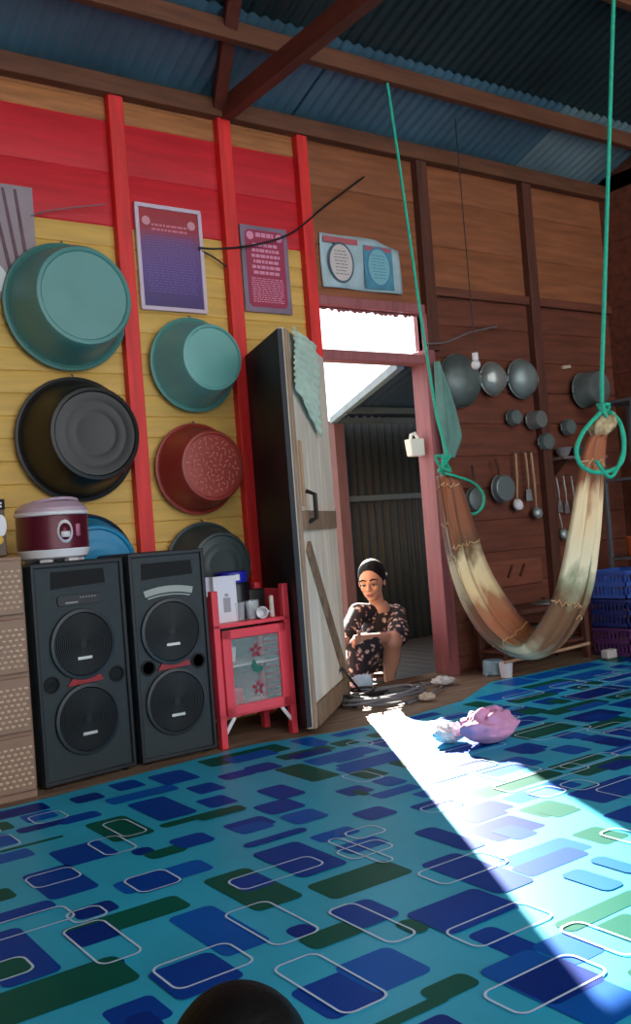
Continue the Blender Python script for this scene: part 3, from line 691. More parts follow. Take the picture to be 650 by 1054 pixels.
b = B(); b.box(-.02, .005, -.0835, -.081, .195, .225); b.make('lid_label', [white], t)
clear = bpy.data.materials.new('drinking_glass'); clear.use_nodes = True; pb = clear.node_tree.nodes['Principled BSDF']; pb.inputs['Base Color'].default_value = (.8, .85, .88, 1); pb.inputs['Roughness'].default_value = .05; pb.inputs['Alpha'].default_value = .22
def glassb(r, h_): return B().lathe([(0, 0), (r*.8, 0), (r, .09), (r*.93, .09), (r*.74, .006), (0, .006)], seg=24, fn=lambda a, z: 1+.02*math.cos(10*a))
for i, (x, y, lab) in enumerate(((-.03, .07, 'leftmost drinking glass in front of the black jar'), (.035, .06, 'middle drinking glass in front of the black jar'), (.075, .10, 'rear drinking glass pressed against the black jar'))):
    tag(glassb(.03, .12).make('drinking_glass', [clear]), lab, 'glass', 'glasses on the cabinet', oncab(x, y))
t = thing('mug', 'small white cup on its side at the front of the red cabinet', 'cup', oncab(.075, .03, .027), 0)
b = B(); b.lathe([(0, 0), (.024, 0), (.03, .055), (.027, .055), (.021, .005), (0, .005)], (0, .02, 0), (-.3, -1, .1), 24); b.make('body', [white], t)
b = B(); b.tube([(.03, .01, .0), (.05, .0, .005), (.05, -.02, .005), (.033, -.03, 0)], .005); b.make('handle', [white], t)
tag(B().lathe([(0, 0), (.012, 0), (.012, .10), (.009, .105), (0, .105)], seg=16).make('candle', [mat('wax', (.86, .80, .74), .5)]), 'thin pale candle at the right end of the red cabinet top', 'candle', None, oncab(.15, .05))
tag(B().box(-.05, .04, -.03, .03, 0, .14).make('tin', [mat('tin_black', (.06, .05, .05), .4)], bevel=.006), 'small black tin behind the candle on the red cabinet', 'tin', None, oncab(.13, .16))
# ------------------------------------------------------------------ kitchen wall
def wok(loc, R, dep, label, mm=alum, tilt=(0, -1, 0), handle=True, name='wok', cat='wok'):
    t = thing(name, label, cat, loc, 0, 'pans hung on the kitchen wall'); b = B()
    prof = [(R, 0)]+[(R*math.cos(a*math.pi/20), dep*math.sin(a*math.pi/20)) for a in range(1, 10)]+[(0, dep)]
    b.lathe(prof, (0, 0, 0), tilt, 48); b.make('bowl', [mm], t, solid=.003)
    b = B(); b.lathe([(R-.004, 0), (R+.004, -.002), (R+.006, .004), (R, .007)], (0, 0, 0), tilt, 48); b.make('rim', [mm], t)
    if handle:
        for s in (-1, 1): b = B(); b.tube([(s*R*.98, -.01, -.03), (s*(R+.02), -.015, -.015), (s*(R+.02), -.015, .015), (s*R*.98, -.01, .03)], .005); b.make('handle', [alumd], t)
    return t
wok(P(473, 392, 1, -.03), .175, .10, 'largest dark wok beside the door post', alumd)
wok(P(507, 390, 1, -.05), .112, .08, 'middle shiny wok hanging behind the light bulb', mat('worn_steel', (.60, .62, .60), .28, .5, var=.3))
wok(P(537, 390, 1, -.04), .135, .09, 'rightmost of the three round woks on the kitchen wall', mat('mid_steel', (.52, .56, .55), .38, .4, var=.3))
def pot(loc, R, h, label, mm, ax=(0, -1, 0), group='pans hung on the kitchen wall', hlen=0, hd=(0, 0, 1), name='cooking_pot', cat='pot'):
    t = thing(name, label, cat, loc, 0, group); b = B()
    b.lathe([(R*1.03, 0), (R, .006), (R*.97, h*.9), (R*.9, h), (0, h)], (0, 0, 0), ax, 40); b.make('body', [mm], t, solid=.003)
    b = B(); b.lathe([(R, -.002), (R*1.06, 0), (R*1.06, .006), (R, .008)], (0, 0, 0), ax, 40); b.make('rim', [mm], t)
    if hlen:
        H_ = V(hd).normalized(); b = B(); b.tube([H_*R+V((0, -.012, 0)), H_*(R+hlen*.4)+V((0, -.02, 0)), H_*(R+hlen)+V((0, -.012, 0))], [.007, .009, .011]); b.make('handle', [stud], t)
    else:
        for s in (-1, 1): b = B(); b.tube([(s*R*.98, -.02, -.025), (s*(R+.025), -.025, -.02), (s*(R+.025), -.025, .02), (s*R*.98, -.02, .025)], .005); b.make('handle', [mm], t)
    return t
pot(P(601, 402, 1, -.04), .125, .15, 'round aluminium pot hanging beyond the dark stud, left of the right rope', mat('pot_steel', (.45, .49, .48), .35, .4, var=.3))
pot(P(527, 430, 1, -.03), .052, .05, 'small round pan below the rightmost wok', alumd)
pot(P(548, 433, 1, -.03), .062, .09, 'small pale pan hanging next to the dark stud', mat('pale_steel', (.55, .57, .56), .4, .6))
pot(P(488, 514, 1, -.05), .075, .04, 'grey frying pan with upright handle behind the rope loop', alumd, hlen=.15, name='frying_pan', cat='pan')
pot(P(516, 503, 1, -.05), .09, .05, 'bright saucepan hanging between the frying pan and the ladles', mat('satin_steel', (.50, .55, .55), .42, .55), hlen=.12, hd=(-.2, 0, 1), name='saucepan', cat='pan')
pot(P(560, 455, 1, -.03), .06, .05, 'dull lid-less pan above the small wall shelf', alumd)
pot(P(583, 440, 1, -.03), .055, .05, 'dull pan hanging right above the forks', alumd)
# utensils
def ladle(pt_, pb, label, kind, mm=handw, hw=.009, group='utensils hung in a row'):
    a = P(*pt_, 1, -.045); c = P(*pb, 1, -.045); t = thing('kitchen_utensil', label, 'utensil', c, 0, group)
    b = B(); b.tube([(0, 0, .03), (a-c)*.5+V((0, -.005, 0)), a-c], [hw*.6, hw, hw]); b.make('handle', [mm], t)
    b = B()
    if kind == 'ladle': b.lathe([(.042, 0), (.038, .018), (.022, .032), (0, .036)], (0, 0, 0), (0, -1, .3), 24); b.make('bowl', [white if 'white' in label else alum], t, solid=.003)
    elif kind == 'turner': b.prism([(-.03, -.05), (.03, -.05), (.022, .03), (-.022, .03)], -.003, .003); b.make('blade', [alum], t, bevel=.002)
    elif kind == 'fork':
        b.prism([(-.02, 0), (.02, 0), (.008, .04), (-.008, .04)], -.002, .002)
        for s in (-1.5, -.5, .5, 1.5): b.box(s*.0125-.003, s*.0125+.003, -.002, .002, -.05, .0)
        b.make('tines', [alum], t)
    b = B(); b.tube([(a-c)+V((.0, 0, 0)), (a-c)+V((0, .02, .012)), (a-c)+V((0, .045, .012))], .003, 6); b.make('hook', [alumd], t)
    return t
ladle((531, 467), (533, 520), 'ladle with white bowl, leftmost of the pale-handled utensils', 'ladle')
ladle((541, 466), (545, 508), 'short spatula second in the pale-handled row', 'turner')
ladle((547, 466), (553, 528), 'longest pale-handled skimmer, right end of the row by the stud', 'ladle')
ladle((573, 492), (577, 520), 'steel fork left of the three hung forks', 'fork', alum, .006, 'forks under the wall shelf')
ladle((580, 490), (584, 521), 'middle steel fork of the three hung forks', 'fork', alum, .006, 'forks under the wall shelf')
ladle((588, 490), (592, 519), 'right steel fork of the three hung forks', 'fork', alum, .006, 'forks under the wall shelf')
ladle((576, 528), (580, 550), 'small spoon hanging lowest below the forks', 'ladle', alum, .005, 'forks under the wall shelf')
t = thing('wall_shelf', 'small grey plank shelf holding bowls right of the dark stud', 'shelf', P(586, 474, 1, -.0))
b = B(); b.box(-.24, .24, -.16, -.0, 0, .02); b.make('board', [mat('grey_shelf', (.45, .40, .38), .6, var=.2)], t, bevel=.003)
for s in (-1, 1): b = B(); b.prism([(-.15, 0), (0, 0), (0, -.12)], s*.18-.008, s*.18+.008, M(((0, 1, 0, 0), (1, 0, 0, 0), (0, 0, 1, 0), (0, 0, 0, 1)))); b.make('bracket', [stud], t)
for i, (x, r, lab, mm) in enumerate(((-.15, .065, 'pale bowl at the left end of the small plank shelf', mat('bowl_grey', (.50, .48, .48), .4)), (.02, .07, 'dark bowl in the middle of the small plank shelf', greyp))):
    tag(B().lathe([(0, .0), (r*.5, 0), (r*.55, .008), (r, .065), (r*.95, .065), (r*.5, .012), (0, .012)], seg=32).make('bowl', [mm]), lab, 'bowl', 'bowls on the plank shelf', P(586, 474, 1, 0)+V((x, -.08, .021)))
# bulb
t = thing('light_bulb', 'white light bulb in a socket hanging in front of the middle wok', 'light bulb', P(490, 373, 1, -.28))
b = B(); b.ell((0, 0, -.015), (.03, .03, .032)); b.make('bulb', [mat('bulb_white', (.86, .86, .84), .3)], t)
b = B(); b.lathe([(0, .06), (.019, .06), (.02, .02), (.017, .012), (0, .012)], seg=24); b.make('socket', [white], t)
b = B(); z_ = P(490, 373, 1, -.28).z; b.tube([(0, 0, .06), (.0, 0, .2), (0, .01, roofz(-.28)-z_)], .0035, 6); b.make('cord', [cabled], t)
tag(B().box(-.045, .045, -.02, 0, -.012, .012, M.Rotation(-.12, 4, 'Y')).make('wall_bracket', [mat('bracket_pale', (.75, .65, .58), .5)], bevel=.003), 'small pale strip fixed to the wall above the aluminium pot', 'bracket', None, P(582, 378, 1, 0))
# towel hanging by the post
b = B()
def tw(u, v):
    a = P(450, 372, 1, -.10); z = -.62*v; wd = .05+.13*min(1, v*1.3)*(1 if v < .8 else 1-(v-.8)*2.5)
    return V((wd*u-.01, .018*math.sin(9*u+4*v)-.0*v, z))
b.grid(tw, 14, 26); tag(b.make('towel', [mat('grey_teal_towel', (.42, .58, .54), .85, var=.15, bump=.3)], rec=False, solid=.004), 'grey-green towel hanging right of the door post', 'towel', None, P(449, 372, 1, -.10))
# white tub hanging on door post
t = thing('white_jug', 'white plastic jug hanging on the inner side of the door post', 'jug', P(427, 461, 1, .05))
b = B(); b.prism([(-.06, .055), (.065, .06), (.065, -.055), (-.045, -.055)], -.03, .03); b.make('body', [mat('bright_white_plastic', (.95, .95, .88), .4)], t, bevel=.008)
b = B(); b.tube([(-.03, 0, .05), (-.02, 0, .085), (.01, 0, .095), (.035, 0, .06)], .011); b.make('handle', [mat('bright_white_plastic', (.95, .95, .88), .4)], t)
# low bench and clutter under the utensils
t = thing('kitchen_bench', 'dark low wooden bench along the kitchen wall behind the hammock', 'bench', (4.85, -.2, 0))
b = B(); b.box(-.5, .34, -.16, .15, .36, .39); b.make('top', [stud], t, bevel=.004)
for x in (-.47, .28):
    for y in (-.14, .11): b = B(); b.box(x, x+.04, y, y+.04, 0, .36); b.make('leg', [stud], t, bevel=.003)
b = B(); b.box(-.46, .3, -.12, .14, .12, .14); b.make('lower_shelf', [stud], t, bevel=.003)
b = B(); b.box(-.78, .2, -.0, .02, 0, .36); b.bm.free()
def lidf(r, lab, loc, mm): 
    t = thing('pot_lid', lab, 'lid', loc, 0, 'lids on the bench'); b = B(); b.lathe([(r, 0), (r*.98, .006), (r*.6, .02), (0, .026)], seg=32); b.make('disc', [mm], t); b = B(); b.lathe([(.0, .02), (.01, .024), (.016, .04), (0, .045)], seg=16); b.make('knob', [stud], t)
lidf(.07, 'small steel lid on the bench end behind the right strand', (5.10, -.2, .392), alum); lidf(.09, 'wider steel lid left of the small one on the bench', (4.88, -.22, .392), alumd)
for i, (x, r, h, lab, mm) in enumerate(((4.55, .07, .1, 'steel pot under the bench at its left', alumd), (4.80, .085, .12, 'dark pot on the bench lower shelf in the middle', blackp), (5.03, .07, .09, 'grey pot on the bench lower shelf at its right', greyp))):
    pot((x, -.2, .142), r, h, lab, mm, (0, 0, 1), 'pots on the bench lower shelf')
t = thing('wall_board', 'brown horizontal board with peg marks fixed low on the kitchen wall', 'board', P(520, 590, 1, 0))
b = B(); b.box(-.35, .35, -.02, 0, -.09, .09); b.make('board', [mat('mid_brown_board', (.50, .27, .19), .6, var=.25, stretch=WX)], t, bevel=.003)
for x in (.0, .12): b = B(); b.bar((x, -.03, -.03), (x+.05, -.03, .05), .014, .014); b.make('peg', [stud], t)
# pot and cup on floor
t = pot((0, 0, 0), .068, .085, 'small pale blue pot on the floor below the hammock', mat('enamel_pale_blue', (.55, .68, .74), .35, .2), (0, 0, 1), None)
t.location = P(509, 694, 2, 0)+V((0, 0, .004))
c_ = P(522, 697, 2, 0); tag(B().lathe([(0, 0), (.034, 0), (.042, .08), (.04, .095), (.037, .09), (.03, .006), (0, .006)], seg=28).make('cup', [white]), 'white cup beside the small pale blue pot', 'cup', None, c_)
# ledge + pole
wire([P(520, 682, 1, -.42), P(575, 670, 1, -.44), P(607, 662, 1, -.46)], .010, handw, 'wooden_pole', 'thin wooden pole lying low behind the bottom of the hammock', 'pole')
# right rack, crates
t = thing('metal_rack', 'grey metal rack at the right edge beyond the rope', 'rack', (5.80, -.35, 0))
gr = mat('grey_rack', (.40, .42, .44), .5, .3)
for x in (-.17, .17):
    for y in (-.14, .14): b = B(); b.box(x-.013, x+.013, y-.013, y+.013, 0, 1.75); b.make('post', [gr], t, bevel=.002)
for z in (.62, 1.18, 1.73): b = B(); b.box(-.18, .18, -.15, .15, z, z+.02); b.make('shelf', [gr], t, bevel=.002)
def crate(loc, label, mm, w=.17, h=.2):
    t = thing('plastic_crate', label, 'crate', loc, 0, 'crates in the right corner'); b = B(); d = .15
    for z in (0, h*.45, h-.03): b.box(-w, w, -d, -d+.008, z, z+.03); b.box(-w, w, d-.008, d, z, z+.03); b.box(-w, -w+.008, -d, d, z, z+.03); b.box(w-.008, w, -d, d, z, z+.03)
    n = 9
    for i in range(n+1):
        x = -w+(2*w-.012)*i/n; b.box(x, x+.012, -d+.001, -d+.007, 0, h); b.box(x, x+.012, d-.007, d-.001, 0, h)
        y = -d+(2*d-.012)*i/n; b.box(-w+.001, -w+.007, y, y+.012, 0, h); b.box(w-.007, w-.001, y, y+.012, 0, h)
    b.box(-w, w, -d, d, 0, .006); b.make('basket', [mm], t)
    b = B(); b.box(-w-.008, w+.008, -d-.008, -d+.004, h-.02, h); b.box(-w-.008, w+.008, d-.004, d+.008, h-.02, h); b.box(-w-.008, -w+.004, -d, d, h-.02, h); b.box(w-.004, w+.008, -d, d, h-.02, h); b.make('rim', [mm], t, bevel=.002)
    return t
cb = mat('crate_blue', (.20, .34, .66), .45); cb2 = mat('crate_navy', (.12, .17, .42), .5); cb3 = mat('crate_violet', (.34, .18, .38), .5)
crate((5.42, -.45, .0), 'violet plastic crate on the floor, bottom of its stack', cb3, .17, .19)
crate((5.42, -.45, .192), 'navy plastic crate in the middle of the stack', cb2, .17, .19)
crate((5.42, -.45, .384), 'bright blue plastic crate, topmost of its stack by the rack', cb, .17, .19)
tag(B().lathe([(0, 0), (.07, 0), (.085, .14), (.08, .14), (.066, .006), (0, .006)], seg=28).make('tub', [mat('orange_plastic', (.75, .36, .14), .5)]), 'orange plastic tub on the rack shelf above the blue crate', 'tub', None, (5.72, -.38, .642))
tag(B().box(-.05, .05, -.03, .03, 0, .06).make('bottle_pack', [mat('pack_white', (.75, .72, .70), .6)], bevel=.01), 'white packet on the floor left of the crate stack', 'packet', None, (5.15, -.50, .005))

# ------------------------------------------------------------------ hammock
Lp = P(455, 490, 1, -.5); Bp = P(545, 676, 1, -.98); Rp = P(620, 447, 1, -1.35)
C0, C1 = Lp, Rp
pts = [Lp, P(462, 552, 1, -.6), P(478, 614, 1, -.75), P(513, 663, 1, -.88), P(562, 674, 1, -1.0), P(600, 625, 1, -1.12), P(614, 550, 1, -1.24), Rp]
def cat(ps, t):
    n = len(ps)-1; f = min(t*n, n-1e-6); i = int(f); u = f-i
    p0, p1, p2, p3 = ps[max(i-1, 0)], ps[i], ps[i+1], ps[min(i+2, n)]
    return .5*((2*p1)+(p2-p0)*u+(2*p0-5*p1+4*p2-p3)*u*u+(3*p1-p0-3*p2+p3)*u**3)
span = (Rp-Lp); span.z = 0; span.normalize(); perp = V((-span.y, span.x, 0))
if perp.dot(V((1, 0, 0))) < 0: perp = -perp
def hm(u, v):
    c = cat(pts, u); tg = (cat(pts, min(u+.01, 1))-cat(pts, max(u-.01, 0))).normalized(); nrm = tg.cross(perp); 
    if nrm.dot(V((4.05, -.95, 1.0))-c) < 0: nrm = -nrm
    g = math.sin(math.pi*min(1, max(0, u)))**.42; w = .05+.20*g; s = v*2-1
    fold = .012*math.sin(s*14+4*u)+.010*math.sin(s*23-6*u)+.006*math.sin(s*41)
    k = .13*g
    return c+perp*(w*s)+nrm*(k*s*s+fold*(1.1-.4*g))-Lp
b = B(); b.grid(hm, 110, 44, uv=True)
hmat = bpy.data.materials.new('batik_cloth'); hmat.use_nodes = True; nt = hmat.node_tree; pb = nt.nodes['Principled BSDF']; pb.inputs['Roughness'].default_value = .6; pb.inputs['Sheen Weight'].default_value = .2
uvn = nt.nodes.new('ShaderNodeUVMap'); sp = nt.nodes.new('ShaderNodeSeparateXYZ'); nt.links.new(uvn.outputs[0], sp.inputs[0])
mp = nt.nodes.new('ShaderNodeMapping'); mp.inputs['Scale'].default_value = (9, 4, 1); nt.links.new(uvn.outputs[0], mp.inputs[0])
ns = nt.nodes.new('ShaderNodeTexNoise'); ns.inputs['Scale'].default_value = 1.6; ns.inputs['Detail'].default_value = 3; nt.links.new(mp.outputs[0], ns.inputs['Vector'])
ma = nt.nodes.new('ShaderNodeMath'); ma.operation = 'MULTIPLY_ADD'; ma.inputs[1].default_value = .16; nt.links.new(ns.outputs[0], ma.inputs[0])
sb = nt.nodes.new('ShaderNodeMath'); sb.operation = 'SUBTRACT'; sb.inputs[1].default_value = .08; nt.links.new(sp.outputs[0], sb.inputs[0]); nt.links.new(sb.outputs[0], ma.inputs[2])
rp = nt.nodes.new('ShaderNodeValToRGB'); e = rp.color_ramp.elements; nt.links.new(ma.outputs[0], rp.inputs[0])
OR, CRM, BR, DK = (.66, .36, .20), (.95, .88, .70), (.45, .31, .18), (.24, .16, .11)
stops = [(0, OR), (.13, (.60, .36, .22)), (.18, BR), (.22, CRM), (.28, (.92, .82, .62)), (.32, (.66, .44, .27)), (.38, OR), (.45, (.66, .42, .26)), (.50, (.80, .74, .60)), (.56, (.68, .70, .60)), (.62, BR), (.72, (.48, .33, .20)), (.77, (.66, .66, .52)), (.81, (1, .95, .80)), (.90, (.98, .86, .66)), (.94, OR), (1, OR)]
e[0].color = lin(stops[0][1])+(1,); e[1].position = 1; e[1].color = lin(OR)+(1,)
for ps_, c in stops[1:-1]: q = e.new(ps_); q.color = lin(c)+(1,)
wv = nt.nodes.new('ShaderNodeTexWave'); wv.bands_direction = 'Y'; wv.inputs['Scale'].default_value = 1.6; wv.inputs['Distortion'].default_value = 1.5; nt.links.new(uvn.outputs[0], wv.inputs['Vector'])
r2 = nt.nodes.new('ShaderNodeValToRGB'); r2.color_ramp.elements[0].position = .0; r2.color_ramp.elements[0].color = (.45, .36, .28, 1); r2.color_ramp.elements[1].position = .25; r2.color_ramp.elements[1].color = (1, 1, 1, 1); nt.links.new(wv.outputs[0], r2.inputs[0])
mx = nt.nodes.new('ShaderNodeMix'); mx.data_type = 'RGBA'; mx.blend_type = 'MULTIPLY'; mx.inputs[0].default_value = .9; nt.links.new(rp.outputs[0], mx.inputs[6]); nt.links.new(r2.outputs[0], mx.inputs[7])
nt.links.new(mx.outputs[2], pb.inputs['Base Color'])
hk = thing('hammock', 'brown and cream batik cloth hammock hung by teal ropes', 'hammock', Lp)
b.make('cloth', [hmat], hk, rec=False, solid=.004)
cream = mat('cream_band', (.82, .66, .48), .7)
for u0_, j0, j1 in ((.035, 0, 1), (.12, .0, .5), (.17, .5, 1), (.2, 0, .4), (.43, .3, 1), (.46, 0, .5), (.69, .4, .8), (.72, 0, .4), (.95, 0, 1)):
    b = B(); b.tube([hm(u0_+.006*math.sin(9*k), j0+(j1-j0)*k/16)+V((-.003, -.006, 0)) for k in range(17)], .0045, 6); b.make('stitched_band', [cream], hk)
def knot(b, c, r, n, seed, rr_=.008):
    random.seed(seed); ps = []
    ph = [random.uniform(0, 6.28) for _ in range(6)]
    for k in range(n): a = k*.45; ps.append(V(c)+V((r*math.sin(a+ph[0])*.9, r*.7*math.sin(1.7*a+ph[1]), r*1.2*math.sin(1.3*a+ph[2]))))
    b.tube(ps, rr_, 7)
def path(lst): return lst
# ropes (parts of the hammock slung with it are separate things: each rope)
t0 = P(395, 50, 1, -.5); t0.z = roofz(-.5)-.02
t1 = thing('hanging_rope', 'teal rope from the roof holding the left end of the hammock', 'rope', Lp)
b = B(); k1 = P(460, 465, 1, -.5)
b.tube([t0-Lp, P(410, 160, 1, -.5)-Lp, P(434, 330, 1, -.5)-Lp, P(450, 430, 1, -.5)-Lp, k1-Lp, V((0, 0, .0))], .0085, 8); b.make('line', [rope], t1)
b = B(); knot(b, P(457, 477, 1, -.52)-Lp, .04, 40, 1, .009); b.make('knot', [rope], t1)
b = B(); lo = [(458, 487), (472, 491), (488, 497), (498, 509), (497, 522), (488, 529), (478, 527)]
b.tube([cat([P(x, y, 1, -.53)-Lp for x, y in lo], k/30) for k in range(31)], .008, 8); b.make('loose_tail', [rope], t1)
t2 = thing('hanging_rope', 'thicker teal rope at the right ending in a big loop', 'rope', Rp)
A1 = P(620, 385, 1, -1.37); T2 = P(632, 0, 1, -1.42); dirv = (T2-A1); k_ = 1
for _ in range(60):
    q = A1+dirv*k_
    if q.z > roofz(q.y)-.03: break
    k_ += .01
b = B(); b.tube([A1+dirv*k_-Rp, T2-Rp, A1-Rp, P(620, 415, 1, -1.36)-Rp], .0115, 8); b.make('line', [rope], t2)
b = B(); knot(b, P(622, 423, 1, -1.37)-Rp, .03, 34, 4, .010); b.make('knot', [rope], t2)
b = B(); lo = [(618, 425), (602, 443), (594, 462), (598, 478), (612, 486), (630, 484), (641, 474), (643, 452), (638, 434), (628, 424)]
b.tube([cat([P(x, y, 1, -1.40)-Rp for x, y in lo], k/44) for k in range(45)], .0115, 8); b.make('loop', [rope], t2)
b = B(); lo = [(640, 440), (642, 462), (634, 486), (626, 490), (614, 474)]
b.tube([cat([P(x, y, 1, -1.41)-Rp for x, y in lo], k/30) for k in range(31)], .010, 8); b.make('loose_tail', [rope], t2)
# gathered cloth ends above the tie
b = B()
def ge(u, v):
    c = cat([P(x, y, 1, -1.37) for x, y in ((617, 446), (621, 462), (619, 440), (628, 425))], u) if False else P(617, 448, 1, -1.36).lerp(P(626, 424, 1, -1.37), u)
    a = v*2*math.pi; r = .035+.03*math.sin(math.pi*u); r *= 1+.25*math.sin(5*a)
    return c+CR*(r*math.cos(a))+fw*(r*.6*math.sin(a))-Lp
b.grid(ge, 14, 40); b.make('gathered_end', [mat('batik_end', (.50, .34, .22), .7, var=.5, vs=25, c2=(.85, .76, .58))], hk, rec=False)

# ------------------------------------------------------------------ floor clutter by the door
def coil(loc, label, turns, R, mm, r, seed, tail=None):
    random.seed(seed); ps = []
    N = turns*26
    for k in range(N+1):
        a = k/26*2*math.pi; q = R*(1+.12*math.sin(a*.37+seed)+.08*math.sin(a*1.7)); ps.append(V((q*1.5*math.cos(a)+.03*math.sin(a*.21), q*.75*math.sin(a), r+.004+k/N*.05+.008*math.sin(a*2.3))))
    if tail: ps += [V(q) for q in tail]
    b = B(); b.tube(ps, r, 7); return tag(b.make('cable_coil', [mm]), label, 'cable', 'cables piled on the threshold', loc)
coil(P(398, 722, 2, 0), 'grey cable coil lying on the threshold in front of the woman', 5, .17, cable, .008, 1)
coil(P(368, 722, 2, 0), 'black cable coil against the foot of the open door leaf', 4, .12, cabled, .007, 2)
wire([P(368, 728, 2, .02), P(352, 722, 2, .03), P(348, 700, 1, -.22), P(352, 688, 1, -.22), P(362, 700, 1, -.24), P(372, 712, 2, .03)], .007, cabled, 'loose_cable', 'black cable looping up the bottom of the door leaf')
wire([P(420, 724, 2, .01), P(440, 716, 2, .015), P(455, 706, 2, .02), P(440, 704, 2, .02), P(400, 712, 2, .03)], .007, cable, 'loose_cable', 'pale cable end curving toward the door post')
def crumple(name, loc, rx, ry, rz, mm, label, cat_, seed, amp=.35, fq=9):
    b = B(); b.ell((0, 0, 0), 1, seg=56)
    for v in b.bm.verts:
        d_ = v.co.normalized(); n_ = abs(noise.noise(d_*fq*.35+V((seed, 0, 0))))*1.2+.5*abs(noise.noise(d_*fq+V((0, seed, 0)))); k = 1-amp*.25+amp*(n_-.35)*.8
        v.co = V((d_.x*rx*k, d_.y*ry*k, max(0, (d_.z*.5+.5))*rz*1.3*k))
    return tag(b.make(name, [mm], sub=1), label, cat_, None, loc)
crumple('crumpled_cloth', P(506, 764, 2, .006), .15, .11, .12, pinkc, 'crumpled pink cloth lying on the mat at the edge of the sun patch', 'cloth', 3, .32, 5)
crumple('crumpled_cloth', P(464, 764, 2, .006), .085, .07, .07, mat('white_cloth', (.9, .88, .9), .8), 'white rag left of the pink cloth in the sun', 'cloth', 5, .4)
crumple('crumpled_cloth', P(457, 705, 2, .004), .09, .05, .045, mat('white_rag', (.85, .84, .84), .8), 'white rag at the foot of the door post', 'cloth', 8, .4)
crumple('crumpled_paper', P(374, 712, 2, .012), .08, .05, .09, mat('pale_blue_paper', (.72, .80, .86), .7), 'pale blue crumpled paper beside the woman\'s feet', 'paper', 9, .5)
crumple('crumpled_cloth', P(440, 721, 2, .004), .06, .04, .035, mat('beige_rag', (.75, .68, .6), .8), 'beige rag among the cable ends at the mat corner', 'cloth', 12, .4)

# ------------------------------------------------------------------ people
def bake(b, name, mats, parent, vox=.007, smooth=4):
    o = b.make(name, mats, None, rec=True)
    md = o.modifiers.new('r', 'REMESH'); md.mode = 'VOXEL'; md.voxel_size = vox; md.use_smooth_shade = True
    ms = o.modifiers.new('s', 'SMOOTH'); ms.iterations = smooth; ms.factor = .5
    bpy.context.view_layer.update(); dg = bpy.context.evaluated_depsgraph_get(); me = bpy.data.meshes.new_from_object(o.evaluated_get(dg))
    me.name = name; old = o.data; o.modifiers.clear(); o.data = me; bpy.data.meshes.remove(old); me.materials.clear()
    for mt_ in mats: me.materials.append(mt_)
    me.polygons.foreach_set('use_smooth', [True]*len(me.polygons)); o.parent = parent; return o
def frame(Fd, tilt=0, lean=0):
    f = V(Fd).normalized(); l = V((0, 0, 1)).cross(f).normalized(); u = f.cross(l)
    m_ = M((( f.x, l.x, u.x), (f.y, l.y, u.y), (f.z, l.z, u.z)))   # local x fwd, y left, z up
    return m_@M.Rotation(tilt, 3, 'Y')@M.Rotation(lean, 3, 'X')
def head(b, c, R, s):       # s = head height /.22
    def q(x, y, z): return c+R@(V((x, y, z))*s)
    R4 = R.to_4x4()
    b.ell(q(-.012, 0, .022), V((.092, .073, .088))*s, R4, 28); b.ell(q(.018, 0, -.03), V((.068, .058, .075))*s, R4, 24)
    b.ell(q(.05, 0, -.085), V((.028, .028, .02))*s, R4)                       # chin
    b.cap(q(.082, 0, .012), q(.098, 0, -.02), .008*s, .013*s, 12); b.ell(q(.090, .012, -.024), V((.010, .008, .007))*s, R4, 12); b.ell(q(.090, -.012, -.024), V((.010, .008, .007))*s, R4, 12)
    for sd in (-1, 1):
        b.ell(q(.055, sd*.034, -.02), V((.025, .022, .022))*s, R4, 16)          # cheek
        b.cap(q(.076, sd*.014, .026), q(.066, sd*.046, .022), .009*s, .008*s, 10) # brow
        b.ell(q(-.005, sd*.074, -.008), V((.016, .008, .027))*s, R4, 14)         # ear
    b.ell(q(.082, 0, -.050), V((.010, .022, .006))*s, R4, 14); b.ell(q(.080, 0, -.061), V((.010, .019, .007))*s, R4, 14)
def facebits(t, c, R, s, base, closed=True):
    def q(x, y, z): return c+R@(V((x, y, z))*s)-base
    R4 = R.to_4x4()
    for sd in (-1, 1):
        b = B(); b.ell(q(.070, sd*.030, .003), V((.010, .014, .0065))*s, R4, 16); e_ = b.make('eye', [mat('eye_white', (.80, .76, .72), .3)], t)
        b = B(); b.ell(q(.0785, sd*.030, -.0005), V((.003, .006, .0045))*s, R4, 12); b.make('iris', [mat('iris_dark', (.06, .04, .03), .2)], e_)
        b = B(); b.tube([q(.079, sd*.016, .004), q(.083, sd*.03, .0075), q(.074, sd*.045, .003)], .0026*s, 6); b.make('eyelid', [mat('lash_dark', (.12, .08, .07), .6)], t)
        b = B(); b.tube([q(.087, sd*.012, .030), q(.084, sd*.03, .036), q(.070, sd*.050, .028)], .0042*s, 6); b.make('eyebrow', [hair], t)
    b = B(); b.ell(q(.090, 0, -.0555), V((.004, .022, .0045))*s, R4, 12); b.ell(q(.0905, 0, -.050), V((.003, .019, .003))*s, R4, 12); b.make('mouth', [mat('lips', (.56, .27, .26), .5)], t)
